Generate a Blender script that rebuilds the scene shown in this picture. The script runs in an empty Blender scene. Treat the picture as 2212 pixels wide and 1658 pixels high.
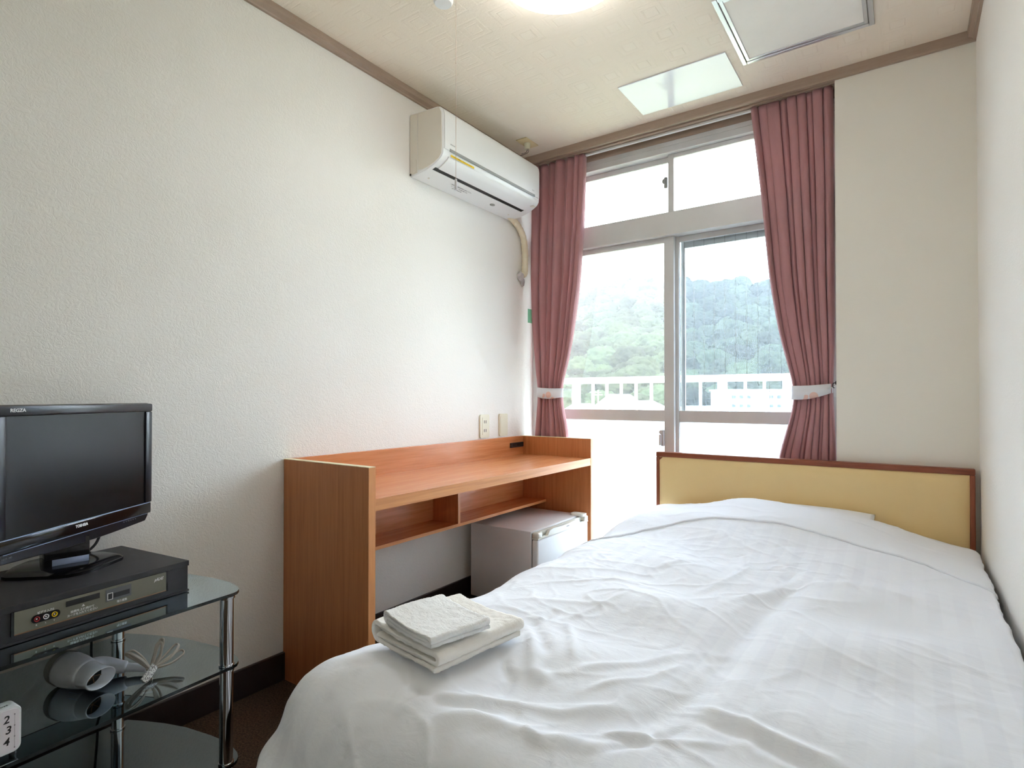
import bpy, bmesh, math, random
import numpy as np
from mathutils import Vector, Matrix, noise
random.seed(7)
S = bpy.context.scene
COL = S.collection

# ------------------------------------------------------------------ camera
FPX = 1233.756
cam_d = bpy.data.cameras.new('camera'); cam = bpy.data.objects.new('camera', cam_d); COL.objects.link(cam)
cam_d.sensor_fit = 'HORIZONTAL'; cam_d.sensor_width = 36.0
cam_d.lens = FPX / 2212 * 36.0
cam_d.shift_y = 16.197 / 2212
cam_d.clip_start = 0.02; cam_d.clip_end = 3000
cam.location = (1.9272, 0.0, 1.05)
cam.rotation_euler = (math.radians(90 + 0.602), 0, math.radians(34.778))
S.camera = cam
# ------------------------------------------------------------------ world, sun, exposure
W = bpy.data.worlds.new('world'); S.world = W; W.use_nodes = True
bg = W.node_tree.nodes['Background']
bg.inputs[0].default_value = (0.82, 0.91, 1.0, 1); bg.inputs[1].default_value = 9.0
sun_d = bpy.data.lights.new('sun', 'SUN'); sun_d.energy = 1.8; sun_d.angle = math.radians(2); sun_d.color = (1, .95, .84)
sun = bpy.data.objects.new('sun', sun_d); COL.objects.link(sun)
sun.rotation_euler = Vector((0.55, 0.38, -0.74)).to_track_quat('-Z', 'Y').to_euler()
LAMP_STRENGTH = 5.5
S.view_settings.view_transform = 'Standard'; S.view_settings.look = 'None'
S.view_settings.exposure = 1.06; S.view_settings.gamma = 1.0; S.view_settings.use_curve_mapping = False
S.cycles.use_denoising = True
S.cycles.max_bounces = 12; S.cycles.diffuse_bounces = 8; S.cycles.glossy_bounces = 4
S.cycles.transparent_max_bounces = 24; S.cycles.transmission_bounces = 6; S.cycles.volume_bounces = 1
S.cycles.sample_clamp_indirect = 8.0
S.cycles.caustics_reflective = False; S.cycles.caustics_refractive = False

# ------------------------------------------------------------------ helpers: materials
def lin(c):
    return tuple(((v / 255) / 12.92 if v / 255 <= .04045 else ((v / 255 + .055) / 1.055) ** 2.4) for v in c) + (1,)
def mat(name, rgb, rough=.5, metal=0, spec=.5, **kw):
    m = bpy.data.materials.new(name); m.use_nodes = True
    p = m.node_tree.nodes['Principled BSDF']
    p.inputs['Base Color'].default_value = lin(rgb); p.inputs['Roughness'].default_value = rough
    p.inputs['Metallic'].default_value = metal; p.inputs['Specular IOR Level'].default_value = spec
    for k, v in kw.items(): p.inputs[k.replace('_', ' ')].default_value = v
    return m
def nd(m, t, **kw):
    n = m.node_tree.nodes.new(t)
    for k, v in kw.items():
        if k in n.inputs: n.inputs[k].default_value = v
        else: setattr(n, k, v)
    return n
def ln(m, a, b): m.node_tree.links.new(a, b)
def P(m): return m.node_tree.nodes['Principled BSDF']
def objcoord(m, scale=(1, 1, 1)):
    t = nd(m, 'ShaderNodeTexCoord'); mp = nd(m, 'ShaderNodeMapping'); mp.inputs['Scale'].default_value = scale
    ln(m, t.outputs['Object'], mp.inputs['Vector']); return mp.outputs[0]
def noise_n(m, vec, scale, detail=4, rough=.5, dist=0):
    n = nd(m, 'ShaderNodeTexNoise'); n.inputs['Scale'].default_value = scale; n.inputs['Detail'].default_value = detail
    n.inputs['Roughness'].default_value = rough; n.inputs['Distortion'].default_value = dist
    ln(m, vec, n.inputs['Vector']); return n.outputs['Fac']
def ramp(m, fac, stops):
    r = nd(m, 'ShaderNodeValToRGB'); e = r.color_ramp.elements
    while len(e) < len(stops): e.new(.5)
    for q, (pos, c) in zip(e, stops): q.position = pos; q.color = c if len(c) == 4 else lin(c)
    ln(m, fac, r.inputs[0]); return r.outputs[0]
def bump(m, h, strength, dist=.002):
    b = nd(m, 'ShaderNodeBump'); b.inputs['Strength'].default_value = strength; b.inputs['Distance'].default_value = dist
    ln(m, h, b.inputs['Height']); ln(m, b.outputs[0], P(m).inputs['Normal']); return b
def mth(m, op, a, b=None):
    n = nd(m, 'ShaderNodeMath', operation=op)
    for i, v in enumerate((a, b)):
        if v is None: continue
        if isinstance(v, (int, float)): n.inputs[i].default_value = v
        else: ln(m, v, n.inputs[i])
    return n.outputs[0]

def noisy(name, a, b, scale, rough, bstr=0, bscale=None, bdist=.001, stretch=(1, 1, 1), spec=.5, dist=0):
    m = mat(name, a, rough, spec=spec); v = objcoord(m, stretch)
    ln(m, ramp(m, noise_n(m, v, scale, 5, .6, dist), [(.3, a), (.7, b)]), P(m).inputs['Base Color'])
    if bstr: bump(m, noise_n(m, v, bscale or scale, 4, .6, dist), bstr, bdist)
    return m

M = {}
def wallpaper(name, c1, c2):
    m = mat(name, c1, .75, spec=.25); v = objcoord(m)
    ln(m, ramp(m, noise_n(m, v, 1.3, 3), [(.3, c1), (.7, c2)]), P(m).inputs['Base Color'])
    n1 = noise_n(m, v, 55, 3, .55, 2.2)
    r = ramp(m, n1, [(.40, (0, 0, 0, 1)), (.56, (1, 1, 1, 1))])
    n2 = noise_n(m, v, 14, 3, .5)
    bump(m, mth(m, 'ADD', mth(m, 'MULTIPLY', r, .8), mth(m, 'MULTIPLY', n2, .8)), .30, .0022)
    return m
M['wall'] = wallpaper('wallpaper', (239, 237, 232), (236, 234, 228))
m = M['pillar'] = mat('wallpaper_fabric', (236, 232, 222), .8, spec=.2); v = objcoord(m, (6, 6, 60))
bump(m, noise_n(m, v, 9, 4, .6, .4), .35, .0012)
# ceiling: embossed squares
m = M['ceiling'] = mat('ceiling_paper', (238, 228, 213), .7, spec=.25)
t = nd(m, 'ShaderNodeTexCoord'); sx = nd(m, 'ShaderNodeSeparateXYZ'); ln(m, t.outputs['Object'], sx.inputs[0])
def cell(o, per):
    a = mth(m, 'FRACT', mth(m, 'DIVIDE', o, per)); return mth(m, 'ABSOLUTE', mth(m, 'SUBTRACT', a, .5))
px_, py_ = cell(sx.outputs[0], .152), cell(sx.outputs[1], .152)
cheb = mth(m, 'MAXIMUM', px_, py_)
rings = ramp(m, cheb, [(0, (0.75, .75, .75, 1)), (.15, (.75, .75, .75, 1)), (.17, (.1, .1, .1, 1)), (.2, (.6, .6, .6, 1)), (.29, (.6, .6, .6, 1)), (.31, (.15, .15, .15, 1)), (.345, (.15, .15, .15, 1)), (.365, (.55, .55, .55, 1))])
vv = objcoord(m)
fine = noise_n(m, vv, 90, 3, .6, 1.0)
bump(m, mth(m, 'ADD', rings, mth(m, 'MULTIPLY', fine, .7)), .75, .0018)
big = noise_n(m, vv, 1.6, 3)
mixc = nd(m, 'ShaderNodeMix', data_type='RGBA')
ln(m, ramp(m, big, [(.3, (238, 226, 210)), (.7, (235, 224, 209))]), mixc.inputs[6]); mixc.inputs[7].default_value = lin((243, 237, 224))
ln(m, mth(m, 'MULTIPLY', mth(m, 'LESS_THAN', cheb, .15), .15), mixc.inputs[0]); ln(m, mixc.outputs[2], P(m).inputs['Base Color'])
# carpet
m = M['carpet'] = mat('carpet_pile', (70, 56, 46), .95, spec=.1); v = objcoord(m)
ln(m, ramp(m, noise_n(m, v, 170, 4, .85), [(.35, (52, 40, 33)), (.55, (92, 74, 60)), (.7, (128, 106, 88))]), P(m).inputs['Base Color'])
bump(m, noise_n(m, v, 300, 3, .8), .9, .004)
M['base'] = noisy('baseboard_vinyl', (46, 38, 38), (54, 45, 44), 8, .35)
M['trim'] = noisy('taupe_trim', (168, 148, 132), (160, 140, 124), 12, .45, .1, 60, stretch=(1, 1, 8))
M['trim_lip'] = noisy('taupe_trim_lip', (190, 174, 160), (184, 168, 154), 12, .45)
M['alu'] = noisy('window_aluminium', (200, 199, 196), (190, 188, 186), 5, .35, metal if False else 0)
M['alu'] = mat('window_aluminium', (206, 206, 205), .4, metal=.1)
_v = objcoord(M['alu'], (1, 1, .4)); ln(M['alu'], ramp(M['alu'], noise_n(M['alu'], _v, 6, 3), [(.3, (202, 202, 201)), (.7, (212, 212, 211))]), P(M['alu']).inputs['Base Color'])
M['silver'] = mat('aluminium_frame', (206, 207, 210), .3, metal=.7); bump(M['silver'], noise_n(M['silver'], objcoord(M['silver'], (1, 20, 20)), 30), .03, .0005)
def wood(name, grain_axis, a, b, c, scale=1.0, rough=.38):
    m = mat(name, a, rough, spec=.45); s = [38, 38, 38]; s[grain_axis] = 1.6
    v = objcoord(m, tuple(q * scale for q in s))
    n = noise_n(m, v, 1.6, 6, .62, .35)
    s2 = [220, 220, 220]; s2[grain_axis] = 6
    v2 = objcoord(m, tuple(s2)); n2 = noise_n(m, v2, 1.5, 2, .5)
    mix = mth(m, 'ADD', mth(m, 'MULTIPLY', n, .72), mth(m, 'MULTIPLY', n2, .28))
    ln(m, ramp(m, mix, [(.34, c), (.5, a), (.66, b)]), P(m).inputs['Base Color'])
    bump(m, mix, .06, .0006); return m
M['wood_v'] = wood('desk_wood_upright', 2, (194, 124, 76), (204, 135, 86), (180, 110, 64))
M['wood_h'] = wood('desk_wood_lengthwise', 1, (204, 134, 86), (214, 147, 98), (190, 119, 73), rough=.26)
M['wood_edge'] = wood('desk_edge_band', 2, (214, 148, 92), (224, 160, 104), (200, 134, 80))
M['wood_edge_h'] = wood('desk_edge_band_lengthwise', 1, (214, 148, 92), (224, 160, 104), (200, 134, 80))
M['lit_cream_edge'] = noisy('lit_cream_edge_band', (232, 220, 178), (238, 228, 190), 9, .4)  # pale cream also carries the light on the panels' top edges
M['mahogany'] = wood('headboard_wood', 0, (138, 74, 50), (152, 84, 58), (116, 58, 40), rough=.35)
M['mahogany_v'] = wood('headboard_wood_upright', 2, (138, 74, 50), (152, 84, 58), (116, 58, 40), rough=.35)
m = M['vinyl'] = noisy('yellow_vinyl', (238, 210, 154), (233, 204, 147), 3, .3, .12, 240, .0006)
M['sheet'] = mat('white_cotton', (240, 243, 250), .85, spec=.15)
m = M['sheet']; t = nd(m, 'ShaderNodeTexCoord'); sx = nd(m, 'ShaderNodeSeparateXYZ'); ln(m, t.outputs['Object'], sx.inputs[0])
fr = mth(m, 'FRACT', mth(m, 'DIVIDE', sx.outputs[0], .062)); st = ramp(m, fr, [(0.0, (240, 243, 249)), (.44, (240, 243, 249)), (.52, (236, 239, 246)), (.94, (236, 239, 246)), (1, (240, 243, 249))])
sm = nd(m, 'ShaderNodeMix', data_type='RGBA'); sm.inputs[6].default_value = lin((240, 243, 249)); ln(m, st, sm.inputs[7])
ln(m, ramp(m, noise_n(m, objcoord(m), 2.2, 2), [(.42, (.12, .12, .12, 1)), (.62, (1, 1, 1, 1))]), sm.inputs[0]); ln(m, sm.outputs[2], P(m).inputs['Base Color'])
v = objcoord(m, (1, 2.2, 1)); n = noise_n(m, v, 22, 6, .62, 1.2); n2 = noise_n(m, objcoord(m, (1, .4, 1)), 60, 3, .6, .6)
bump(m, mth(m, 'ADD', n, mth(m, 'MULTIPLY', n2, .25)), .14, .009)
M['sheet_plain'] = mat('white_cotton_plain', (240, 243, 249), .85, spec=.15)
m = M['sheet_plain']; bump(m, noise_n(m, objcoord(m, (1, 3, 1)), 20, 6, .6, 1.0), .22, .006)
M['terry'] = noisy('terry_towel', (250, 247, 242), (248, 245, 239), 40, .95, .4, 520, .004, spec=.1)
M['terry_white'] = noisy('white_terry_towel', (251, 251, 251), (249, 250, 250), 40, .95, .45, 520, .004, spec=.1)
m = M['curtain'] = noisy('rose_curtain_cloth', (182, 136, 140), (190, 144, 147), 30, .85, .25, 700, .0006, stretch=(1, 1, .3), spec=.15)
P(m).inputs['Sheen Weight'].default_value = .25
# slight light coming through the cloth
tr = nd(m, 'ShaderNodeBsdfTranslucent'); tr.inputs[0].default_value = lin((196, 128, 128)); mx = nd(m, 'ShaderNodeMixShader'); mx.inputs[0].default_value = .14
out = m.node_tree.nodes['Material Output']; ln(m, P(m).outputs[0], mx.inputs[1]); ln(m, tr.outputs[0], mx.inputs[2]); ln(m, mx.outputs[0], out.inputs[0])
M['tie'] = mat('tieback_cloth', (226, 227, 232), .8, spec=.2); m = M['tie']; v = objcoord(m)
vo = nd(m, 'ShaderNodeTexVoronoi'); vo.inputs['Scale'].default_value = 22; ln(m, v, vo.inputs['Vector'])
nz = noise_n(m, v, 9, 2)
fl = mth(m, 'MULTIPLY', mth(m, 'LESS_THAN', vo.outputs['Distance'], .42), mth(m, 'GREATER_THAN', nz, .56))
mc = nd(m, 'ShaderNodeMix', data_type='RGBA'); mc.inputs[6].default_value = lin((226, 227, 232)); mc.inputs[7].default_value = lin((232, 196, 186)); ln(m, fl, mc.inputs[0]); ln(m, mc.outputs[2], P(m).inputs['Base Color'])
M['white_plastic'] = noisy('white_plastic', (232, 233, 233), (228, 229, 229), 4, .35)
M['cream_plastic'] = noisy('cream_plastic', (226, 221, 210), (222, 216, 204), 4, .42)
M['ivory'] = noisy('ivory_plastic', (226, 222, 200), (220, 216, 194), 10, .4)
M['old_ivory'] = noisy('aged_ivory_plastic', (226, 206, 160), (214, 194, 150), 20, .5)
M['grey_strip'] = noisy('grey_plastic', (150, 152, 150), (144, 146, 144), 10, .4)
M['dark'] = noisy('dark_plastic', (22, 22, 24), (28, 28, 30), 10, .5)
M['black_gloss'] = noisy('glossy_black_plastic', (12, 13, 18), (16, 17, 22), 6, .12)
M['bezel'] = noisy('bezel_plastic', (24, 28, 38), (20, 24, 33), 8, .28)
M['screen'] = noisy('screen_glass', (15, 14, 18), (12, 12, 15), 2, .3, spec=.28)
M['box'] = noisy('black_ash_laminate', (46, 44, 48), (38, 37, 41), 90, .5, .15, 200, .0004, stretch=(1, .1, 1))
M['faceplate'] = noisy('olive_grey_faceplate', (116, 114, 98), (110, 108, 94), 12, .5)
M['faceplate2'] = noisy('grey_display_window', (96, 98, 100), (90, 92, 95), 12, .35)
M['brass'] = mat('brass_edge', (150, 110, 80), .4, metal=.6); bump(M['brass'], noise_n(M['brass'], objcoord(M['brass']), 80), .05)
m = M['chrome'] = mat('chrome', (214, 216, 220), .07, metal=1); bump(m, noise_n(m, objcoord(m), 40), .01, .0003)
M['print_white'] = noisy('white_print', (225, 225, 222), (220, 220, 217), 30, .6)
M['print_grey'] = noisy('grey_print', (120, 122, 126), (126, 128, 132), 30, .6)
M['print_dark'] = noisy('dark_print', (44, 42, 46), (50, 48, 52), 30, .6)
M['yellow'] = noisy('yellow_sticker', (244, 206, 20), (238, 198, 14), 30, .5)
M['silverband'] = noisy('pale_blue_metal_band', (150, 164, 196), (140, 154, 186), 10, .25)
M['fridge'] = noisy('fridge_white_steel', (226, 224, 224), (220, 218, 219), 5, .32)
M['fridge_door'] = noisy('fridge_door_white', (236, 238, 240), (232, 234, 236), 5, .4)
M['fridge_trim'] = noisy('fridge_trim_cream', (226, 225, 214), (220, 219, 208), 8, .42)
M['red'] = noisy('red_plastic', (170, 40, 40), (160, 36, 36), 20, .4)
M['hose'] = noisy('hose_wrap_tape', (234, 224, 198), (228, 216, 188), 25, .6, .4, 120, .002)
M['putty'] = noisy('grey_white_putty', (206, 202, 200), (180, 176, 176), 60, .8, .6, 90, .004)
M['green_tape'] = noisy('green_tape', (112, 168, 132), (104, 160, 124), 20, .6)
M['rubber'] = noisy('black_cable_rubber', (26, 26, 29), (30, 30, 33), 20, .5)
M['dryer'] = noisy('hair_dryer_plastic', (240, 244, 252), (236, 240, 248), 8, .35)
M['flex'] = noisy('pale_flex_cord', (216, 208, 196), (208, 199, 188), 40, .5)
M['pull_string'] = noisy('pull_string', (188, 164, 146), (178, 154, 136), 40, .7)
M['tag'] = mat('paper_tag', (232, 230, 224), .7); m = M['tag']; v = objcoord(m, (1, 1, 1)); w = noise_n(m, objcoord(m, (160, 420, 160)), 1.5, 2)
ln(m, ramp(m, w, [(.44, (120, 110, 112)), (.52, (232, 230, 224))]), P(m).inputs['Base Color'])
M['clock'] = noisy('clock_white_plastic', (236, 238, 238), (232, 234, 235), 8, .35)
M['clock_face'] = noisy('clock_dial', (238, 232, 236), (234, 228, 232), 8, .6)
M['leaf'] = noisy('green_leaf', (98, 190, 40), (80, 168, 30), 40, .4)
M['pot'] = noisy('white_pot', (230, 228, 222), (224, 222, 216), 10, .4)
M['balcony'] = noisy('balcony_white_paint', (238, 238, 236), (230, 230, 228), 14, .6)
M['rust'] = noisy('rust_stain', (150, 92, 60), (190, 140, 110), 60, .8)
M['concrete'] = noisy('balcony_concrete', (196, 194, 190), (182, 180, 176), 4, .9, .3, 60)
M['white_paint'] = noisy('matt_white_board', (238, 241, 250), (234, 238, 247), 3, .12)
M['hatch'] = noisy('hatch_board', (242, 239, 232), (236, 233, 226), 6, .8, .4, 30, .002)
m = M['diffuser'] = bpy.data.materials.new('lamp_diffuser'); m.use_nodes = True; nt = m.node_tree; nt.nodes.remove(P(m))
e = nd(m, 'ShaderNodeEmission'); e.inputs[0].default_value = (1, .99, .98, 1); e.inputs[1].default_value = LAMP_STRENGTH; ln(m, e.outputs[0], nt.nodes['Material Output'].inputs[0])

def thin_glass(name, tint, refl=.06, rough=.02, mixdiff=0, diffcol=(.8, .85, .9, 1), gcol=(1, 1, 1, 1)):
    m = bpy.data.materials.new(name); m.use_nodes = True; nt = m.node_tree; nt.nodes.remove(P(m)); o = nt.nodes['Material Output']
    a = nd(m, 'ShaderNodeBsdfTransparent'); a.inputs[0].default_value = tint
    g = nd(m, 'ShaderNodeBsdfGlossy'); g.inputs['Roughness'].default_value = rough; g.inputs['Color'].default_value = gcol
    f = nd(m, 'ShaderNodeFresnel'); f.inputs[0].default_value = 1.5
    x = nd(m, 'ShaderNodeMixShader'); ln(m, mth(m, 'MULTIPLY', f.outputs[0], refl / .04), x.inputs[0]); ln(m, a.outputs[0], x.inputs[1]); ln(m, g.outputs[0], x.inputs[2])
    last = x.outputs[0]
    if mixdiff:
        d = nd(m, 'ShaderNodeBsdfTranslucent'); d.inputs[0].default_value = diffcol
        y = nd(m, 'ShaderNodeMixShader'); y.inputs[0].default_value = mixdiff; ln(m, last, y.inputs[1]); ln(m, d.outputs[0], y.inputs[2]); last = y.outputs[0]
    ln(m, last, o.inputs[0]); return m
M['glass'] = thin_glass('clear_pane', (.97, .98, .98, 1), .03)
M['wired_glass'] = thin_glass('hazy_wired_pane', (.86, .89, .91, 1), .02, mixdiff=.010, diffcol=(.9, .95, 1, 1))
M['smoke_glass'] = thin_glass('smoked_shelf_glass', (.76, .87, .90, 1), .17, .015, gcol=(.78, .92, 1, 1))
M['smoke_edge'] = noisy('shelf_glass_edge', (10, 18, 20), (16, 26, 28), 20, .12)
m = M['frosted'] = bpy.data.materials.new('frosted_pane'); m.use_nodes = True; nt = m.node_tree; p_ = P(m)
p_.inputs['Base Color'].default_value = (.85, .9, .92, 1); p_.inputs['Roughness'].default_value = .4
tl = nd(m, 'ShaderNodeBsdfTranslucent'); tl.inputs[0].default_value = (.93, .97, 1, 1); x = nd(m, 'ShaderNodeMixShader'); x.inputs[0].default_value = .85
ln(m, p_.outputs[0], x.inputs[1]); ln(m, tl.outputs[0], x.inputs[2]); ln(m, x.outputs[0], nt.nodes['Material Output'].inputs[0])
_n = noise_n(m, objcoord(m), 60, 3); _b = nd(m, 'ShaderNodeBump'); _b.inputs['Strength'].default_value = .2; ln(m, _n, _b.inputs['Height']); ln(m, _b.outputs[0], tl.inputs['Normal'])
M['foliage'] = noisy('tree_foliage', (66, 78, 58), (116, 126, 88), .35, .9, spec=.05)
m = M['foliage']; _oi = nd(m, 'ShaderNodeObjectInfo'); _hs = nd(m, 'ShaderNodeHueSaturation')
_c = P(m).inputs['Base Color'].links[0].from_socket
ln(m, mth(m, 'ADD', mth(m, 'MULTIPLY', _oi.outputs['Random'], .05), .475), _hs.inputs['Hue']); ln(m, mth(m, 'ADD', mth(m, 'MULTIPLY', _oi.outputs['Random'], .24), .08), _hs.inputs['Value'])
ln(m, _c, _hs.inputs['Color']); ln(m, _hs.outputs[0], P(m).inputs['Base Color'])
M['soil'] = noisy('hill_undergrowth', (60, 78, 40), (84, 100, 52), .08, .95)
M['field'] = noisy('valley_ground', (120, 128, 96), (150, 148, 128), .05, .95)
M['house_wall'] = noisy('house_plaster', (176, 173, 168), (166, 164, 158), .6, .8)
M['roof_grey'] = noisy('house_roof_grey', (120, 126, 134), (136, 142, 148), .8, .6)
M['house_glass'] = noisy('house_window_glass', (70, 80, 88), (60, 70, 78), 1, .3)

# ------------------------------------------------------------------ helpers: meshes
class B:
    def __init__(s): s.bm = bmesh.new()
    def _xf(s, vs, mt):
        if mt is not None: bmesh.ops.transform(s.bm, matrix=mt, verts=vs)
    def box(s, x0, x1, y0, y1, z0, z1, bev=0, seg=2, mt=None):
        r = bmesh.ops.create_cube(s.bm, size=1); vs = r['verts']
        for v in vs:
            v.co = Vector((x0 + (v.co.x + .5) * (x1 - x0), y0 + (v.co.y + .5) * (y1 - y0), z0 + (v.co.z + .5) * (z1 - z0)))
        if bev:
            es = list({e for v in vs for e in v.link_edges})
            q = bmesh.ops.bevel(s.bm, geom=es, offset=bev, segments=seg, profile=.5, affect='EDGES')
            vs = list({v for f in q['faces'] for v in f.verts} | {v for v in vs if v.is_valid})
        s._xf(vs, mt); return s
    def cyl(s, p0, p1, r0, r1=None, n=24, cap=True):
        p0, p1 = Vector(p0), Vector(p1); r1 = r0 if r1 is None else r1; d = p1 - p0
        q = d.to_track_quat('Z', 'Y').to_matrix()
        rings = [[s.bm.verts.new(p + q @ Vector((r * math.cos(2 * math.pi * i / n), r * math.sin(2 * math.pi * i / n), 0))) for i in range(n)] for p, r in ((p0, r0), (p1, r1))]
        for i in range(n): s.bm.faces.new((rings[0][i], rings[0][(i + 1) % n], rings[1][(i + 1) % n], rings[1][i]))
        if cap: s.bm.faces.new(rings[0][::-1]); s.bm.faces.new(rings[1])
        return s
    def loft(s, rings, cap=True, closed=True):
        vr = [[s.bm.verts.new(Vector(p)) for p in r] for r in rings]; n = len(vr[0])
        for a, b in zip(vr, vr[1:]):
            for i in range(n if closed else n - 1): s.bm.faces.new((a[i], a[(i + 1) % n], b[(i + 1) % n], b[i]))
        if cap: s.bm.faces.new(vr[0][::-1]); s.bm.faces.new(vr[-1])
        return s
    def prism(s, poly, fn, a, b):
        return s.loft([[fn(u, v, a) for u, v in poly], [fn(u, v, b) for u, v in poly]])
    def tube(s, pts, r, n=10, flat=1.0, cap=True):
        pts = [Vector(p) for p in pts]; rings = []; up = None
        for i, p in enumerate(pts):
            t = (pts[min(i + 1, len(pts) - 1)] - pts[max(i - 1, 0)]).normalized()
            if up is None: up = t.orthogonal().normalized()
            up = (up - t * up.dot(t)).normalized(); bi = t.cross(up); rr = r[i] if isinstance(r, (list, tuple)) else r
            rings.append([p + up * rr * math.cos(2 * math.pi * k / n) + bi * rr * flat * math.sin(2 * math.pi * k / n) for k in range(n)])
        return s.loft(rings, cap)
    def ball(s, c, r, sc=(1, 1, 1), sub=3):
        q = bmesh.ops.create_icosphere(s.bm, subdivisions=sub, radius=r)
        for v in q['verts']: v.co = Vector((c[0] + v.co.x * sc[0], c[1] + v.co.y * sc[1], c[2] + v.co.z * sc[2]))
        return s
    def build(s, name, m, parent=None, smooth=False, local=False, auto=40):
        bm = s.bm
        bmesh.ops.recalc_face_normals(bm, faces=bm.faces)
        if parent is not None and not local:
            bm.transform(WM[parent.name].inverted())
        me = bpy.data.meshes.new(name); bm.to_mesh(me); bm.free()
        me.materials.append(M[m] if isinstance(m, str) else m)
        o = bpy.data.objects.new(name, me); COL.objects.link(o)
        if smooth:
            for p in me.polygons: p.use_smooth = True
            if auto: me.set_sharp_from_angle(angle=math.radians(auto))
        if parent is not None:
            o.parent = parent; WM[o.name] = WM[parent.name]
        else: WM[o.name] = Matrix.Identity(4)
        return o
WM = {}
def thing(name, label, cat, loc=(0, 0, 0), rz=0, group=None):
    o = bpy.data.objects.new(name, None); COL.objects.link(o); o.location = loc; o.rotation_euler = (0, 0, rz); o.empty_display_size = .1
    WM[o.name] = Matrix.Translation(loc) @ Matrix.Rotation(rz, 4, 'Z')
    tag(o, label, cat, group); return o
def tag(o, label, cat, group=None):
    o['label'] = label; o['category'] = cat
    if group: o['group'] = group
    return o
def struct(o): o['kind'] = 'structure'; return o
def sempty(name, loc=(0, 0, 0)):
    o = bpy.data.objects.new(name, None); COL.objects.link(o); o.location = loc; WM[o.name] = Matrix.Translation(loc); o['kind'] = 'structure'; return o
def lbl(o, t): o['label'] = t; return o
def text(name, body, size, m, parent, origin, xdir, ydir, align='LEFT', shear=0, sx=1.0, ext=.00015, bold=0):
    cu = bpy.data.curves.new(name, 'FONT'); cu.body = body; cu.size = size; cu.align_x = align; cu.align_y = 'CENTER'; cu.extrude = ext; cu.shear = shear; cu.resolution_u = 3; cu.offset = bold
    t = bpy.data.objects.new(name + '_tmp', cu); COL.objects.link(t)
    bpy.context.view_layer.update()
    me = bpy.data.meshes.new_from_object(t.evaluated_get(bpy.context.evaluated_depsgraph_get())); me.name = name
    bpy.data.objects.remove(t); bpy.data.curves.remove(cu)
    x = Vector(xdir).normalized(); y = Vector(ydir).normalized(); z = x.cross(y)
    mt = Matrix(((x.x * sx, y.x, z.x, origin[0]), (x.y * sx, y.y, z.y, origin[1]), (x.z * sx, y.z, z.z, origin[2]), (0, 0, 0, 1)))
    me.transform(WM[parent.name].inverted() @ mt); me.materials.clear(); me.materials.append(M[m])
    o = bpy.data.objects.new(name, me); COL.objects.link(o); o.parent = parent; WM[o.name] = WM[parent.name]; return o
def arc(cx, cy, r, a0, a1, n):
    return [(cx + r * math.cos(math.radians(a0 + (a1 - a0) * i / n)), cy + r * math.sin(math.radians(a0 + (a1 - a0) * i / n))) for i in range(n + 1)]
def rrect(x0, x1, y0, y1, r, n=5):
    return arc(x1 - r, y1 - r, r, 0, 90, n) + arc(x0 + r, y1 - r, r, 90, 180, n) + arc(x0 + r, y0 + r, r, 180, 270, n) + arc(x1 - r, y0 + r, r, 270, 360, n)
def spline(pts, n=8):
    out = []; P4 = [Vector(p) for p in pts]; P4 = [P4[0] * 2 - P4[1]] + P4 + [P4[-1] * 2 - P4[-2]]
    for i in range(1, len(P4) - 2):
        a, b, c, d = P4[i - 1:i + 3]
        for k in range(n):
            t = k / n; out.append(.5 * ((2 * b) + (c - a) * t + (2 * a - 5 * b + 4 * c - d) * t * t + (3 * b - a - 3 * c + d) * t ** 3))
    out.append(P4[-2]); return out
XYZ = lambda x, z, y: (x, y, z)      # prism profile in X-Z swept along Y
XY = lambda x, y, z: (x, y, z)       # prism profile in X-Y swept along Z
YZ = lambda y, z, x: (x, y, z)       # prism profile in Y-Z swept along X

# ------------------------------------------------------------------ room shell
RW, H, YP, XP, YB, YG = 2.154, 2.497, 2.880, 1.666, -.75, 3.0
struct(B().box(-.12, RW + .12, YB - .12, 3.30, -.15, 0).build('floor', 'carpet'))
struct(B().box(-.12, RW + .12, YB - .12, 3.12, H, H + .15).build('ceiling', 'ceiling'))
struct(B().box(-.12, 0, YB - .12, 3.12, 0, H).build('wall_left', 'wall'))
struct(B().box(RW, RW + .12, YB - .12, 3.12, 0, H).build('wall_right', 'wall'))
struct(B().box(XP, RW, YP, 3.12, 0, H).build('wall_front', 'pillar'))
struct(B().box(0, RW, YB - .12, YB, 0, H).build('wall_back', 'wall'))
struct(B().box(0, .014, YB, 3.0, 0, .102, .002).build('baseboard_left', 'base'))
struct(B().box(RW - .014, RW, YB, YP, 0, .102, .002).build('baseboard_right', 'base'))
struct(B().box(XP, RW - .014, YP - .014, YP, 0, .102, .002).build('baseboard_front', 'base'))
struct(B().box(.014, RW - .014, YB, YB + .014, 0, .102, .002).build('baseboard_back', 'base'))
# door behind the camera
d = struct(B().box(.25, 1.05, YB + .001, YB + .04, 0.0, 2.02, .003).build('door_1', 'cream_plastic'))
B().cyl((.98, YB + .04, 1.0), (.98, YB + .09, 1.0), .012).ball((.98, YB + .1, 1.0), .027).build('door_handle', 'silver', d, True)
# crown trim
def crown(name, fn, a, b):
    o = struct(B().prism([(0, 2.457), (.010, 2.457), (.012, 2.463), (.026, 2.470), (.028, 2.497), (0, 2.497)], fn, a, b).build(name, 'trim'))
    return o
crown('trim_1', lambda u, v, w: (u, w, v), YB, 2.868)
crown('trim_2', lambda u, v, w: (RW - u, w, v), YB, 2.868)
struct(B().prism([(0, 2.453), (-.012, 2.453), (-.014, 2.460), (-.014, 2.497), (0, 2.497)], lambda u, v, w: (w, YP + u, v), 0, RW).build('trim_3', 'trim'))
crown('trim_4', lambda u, v, w: (w, YB + u, v), 0, RW)
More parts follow.
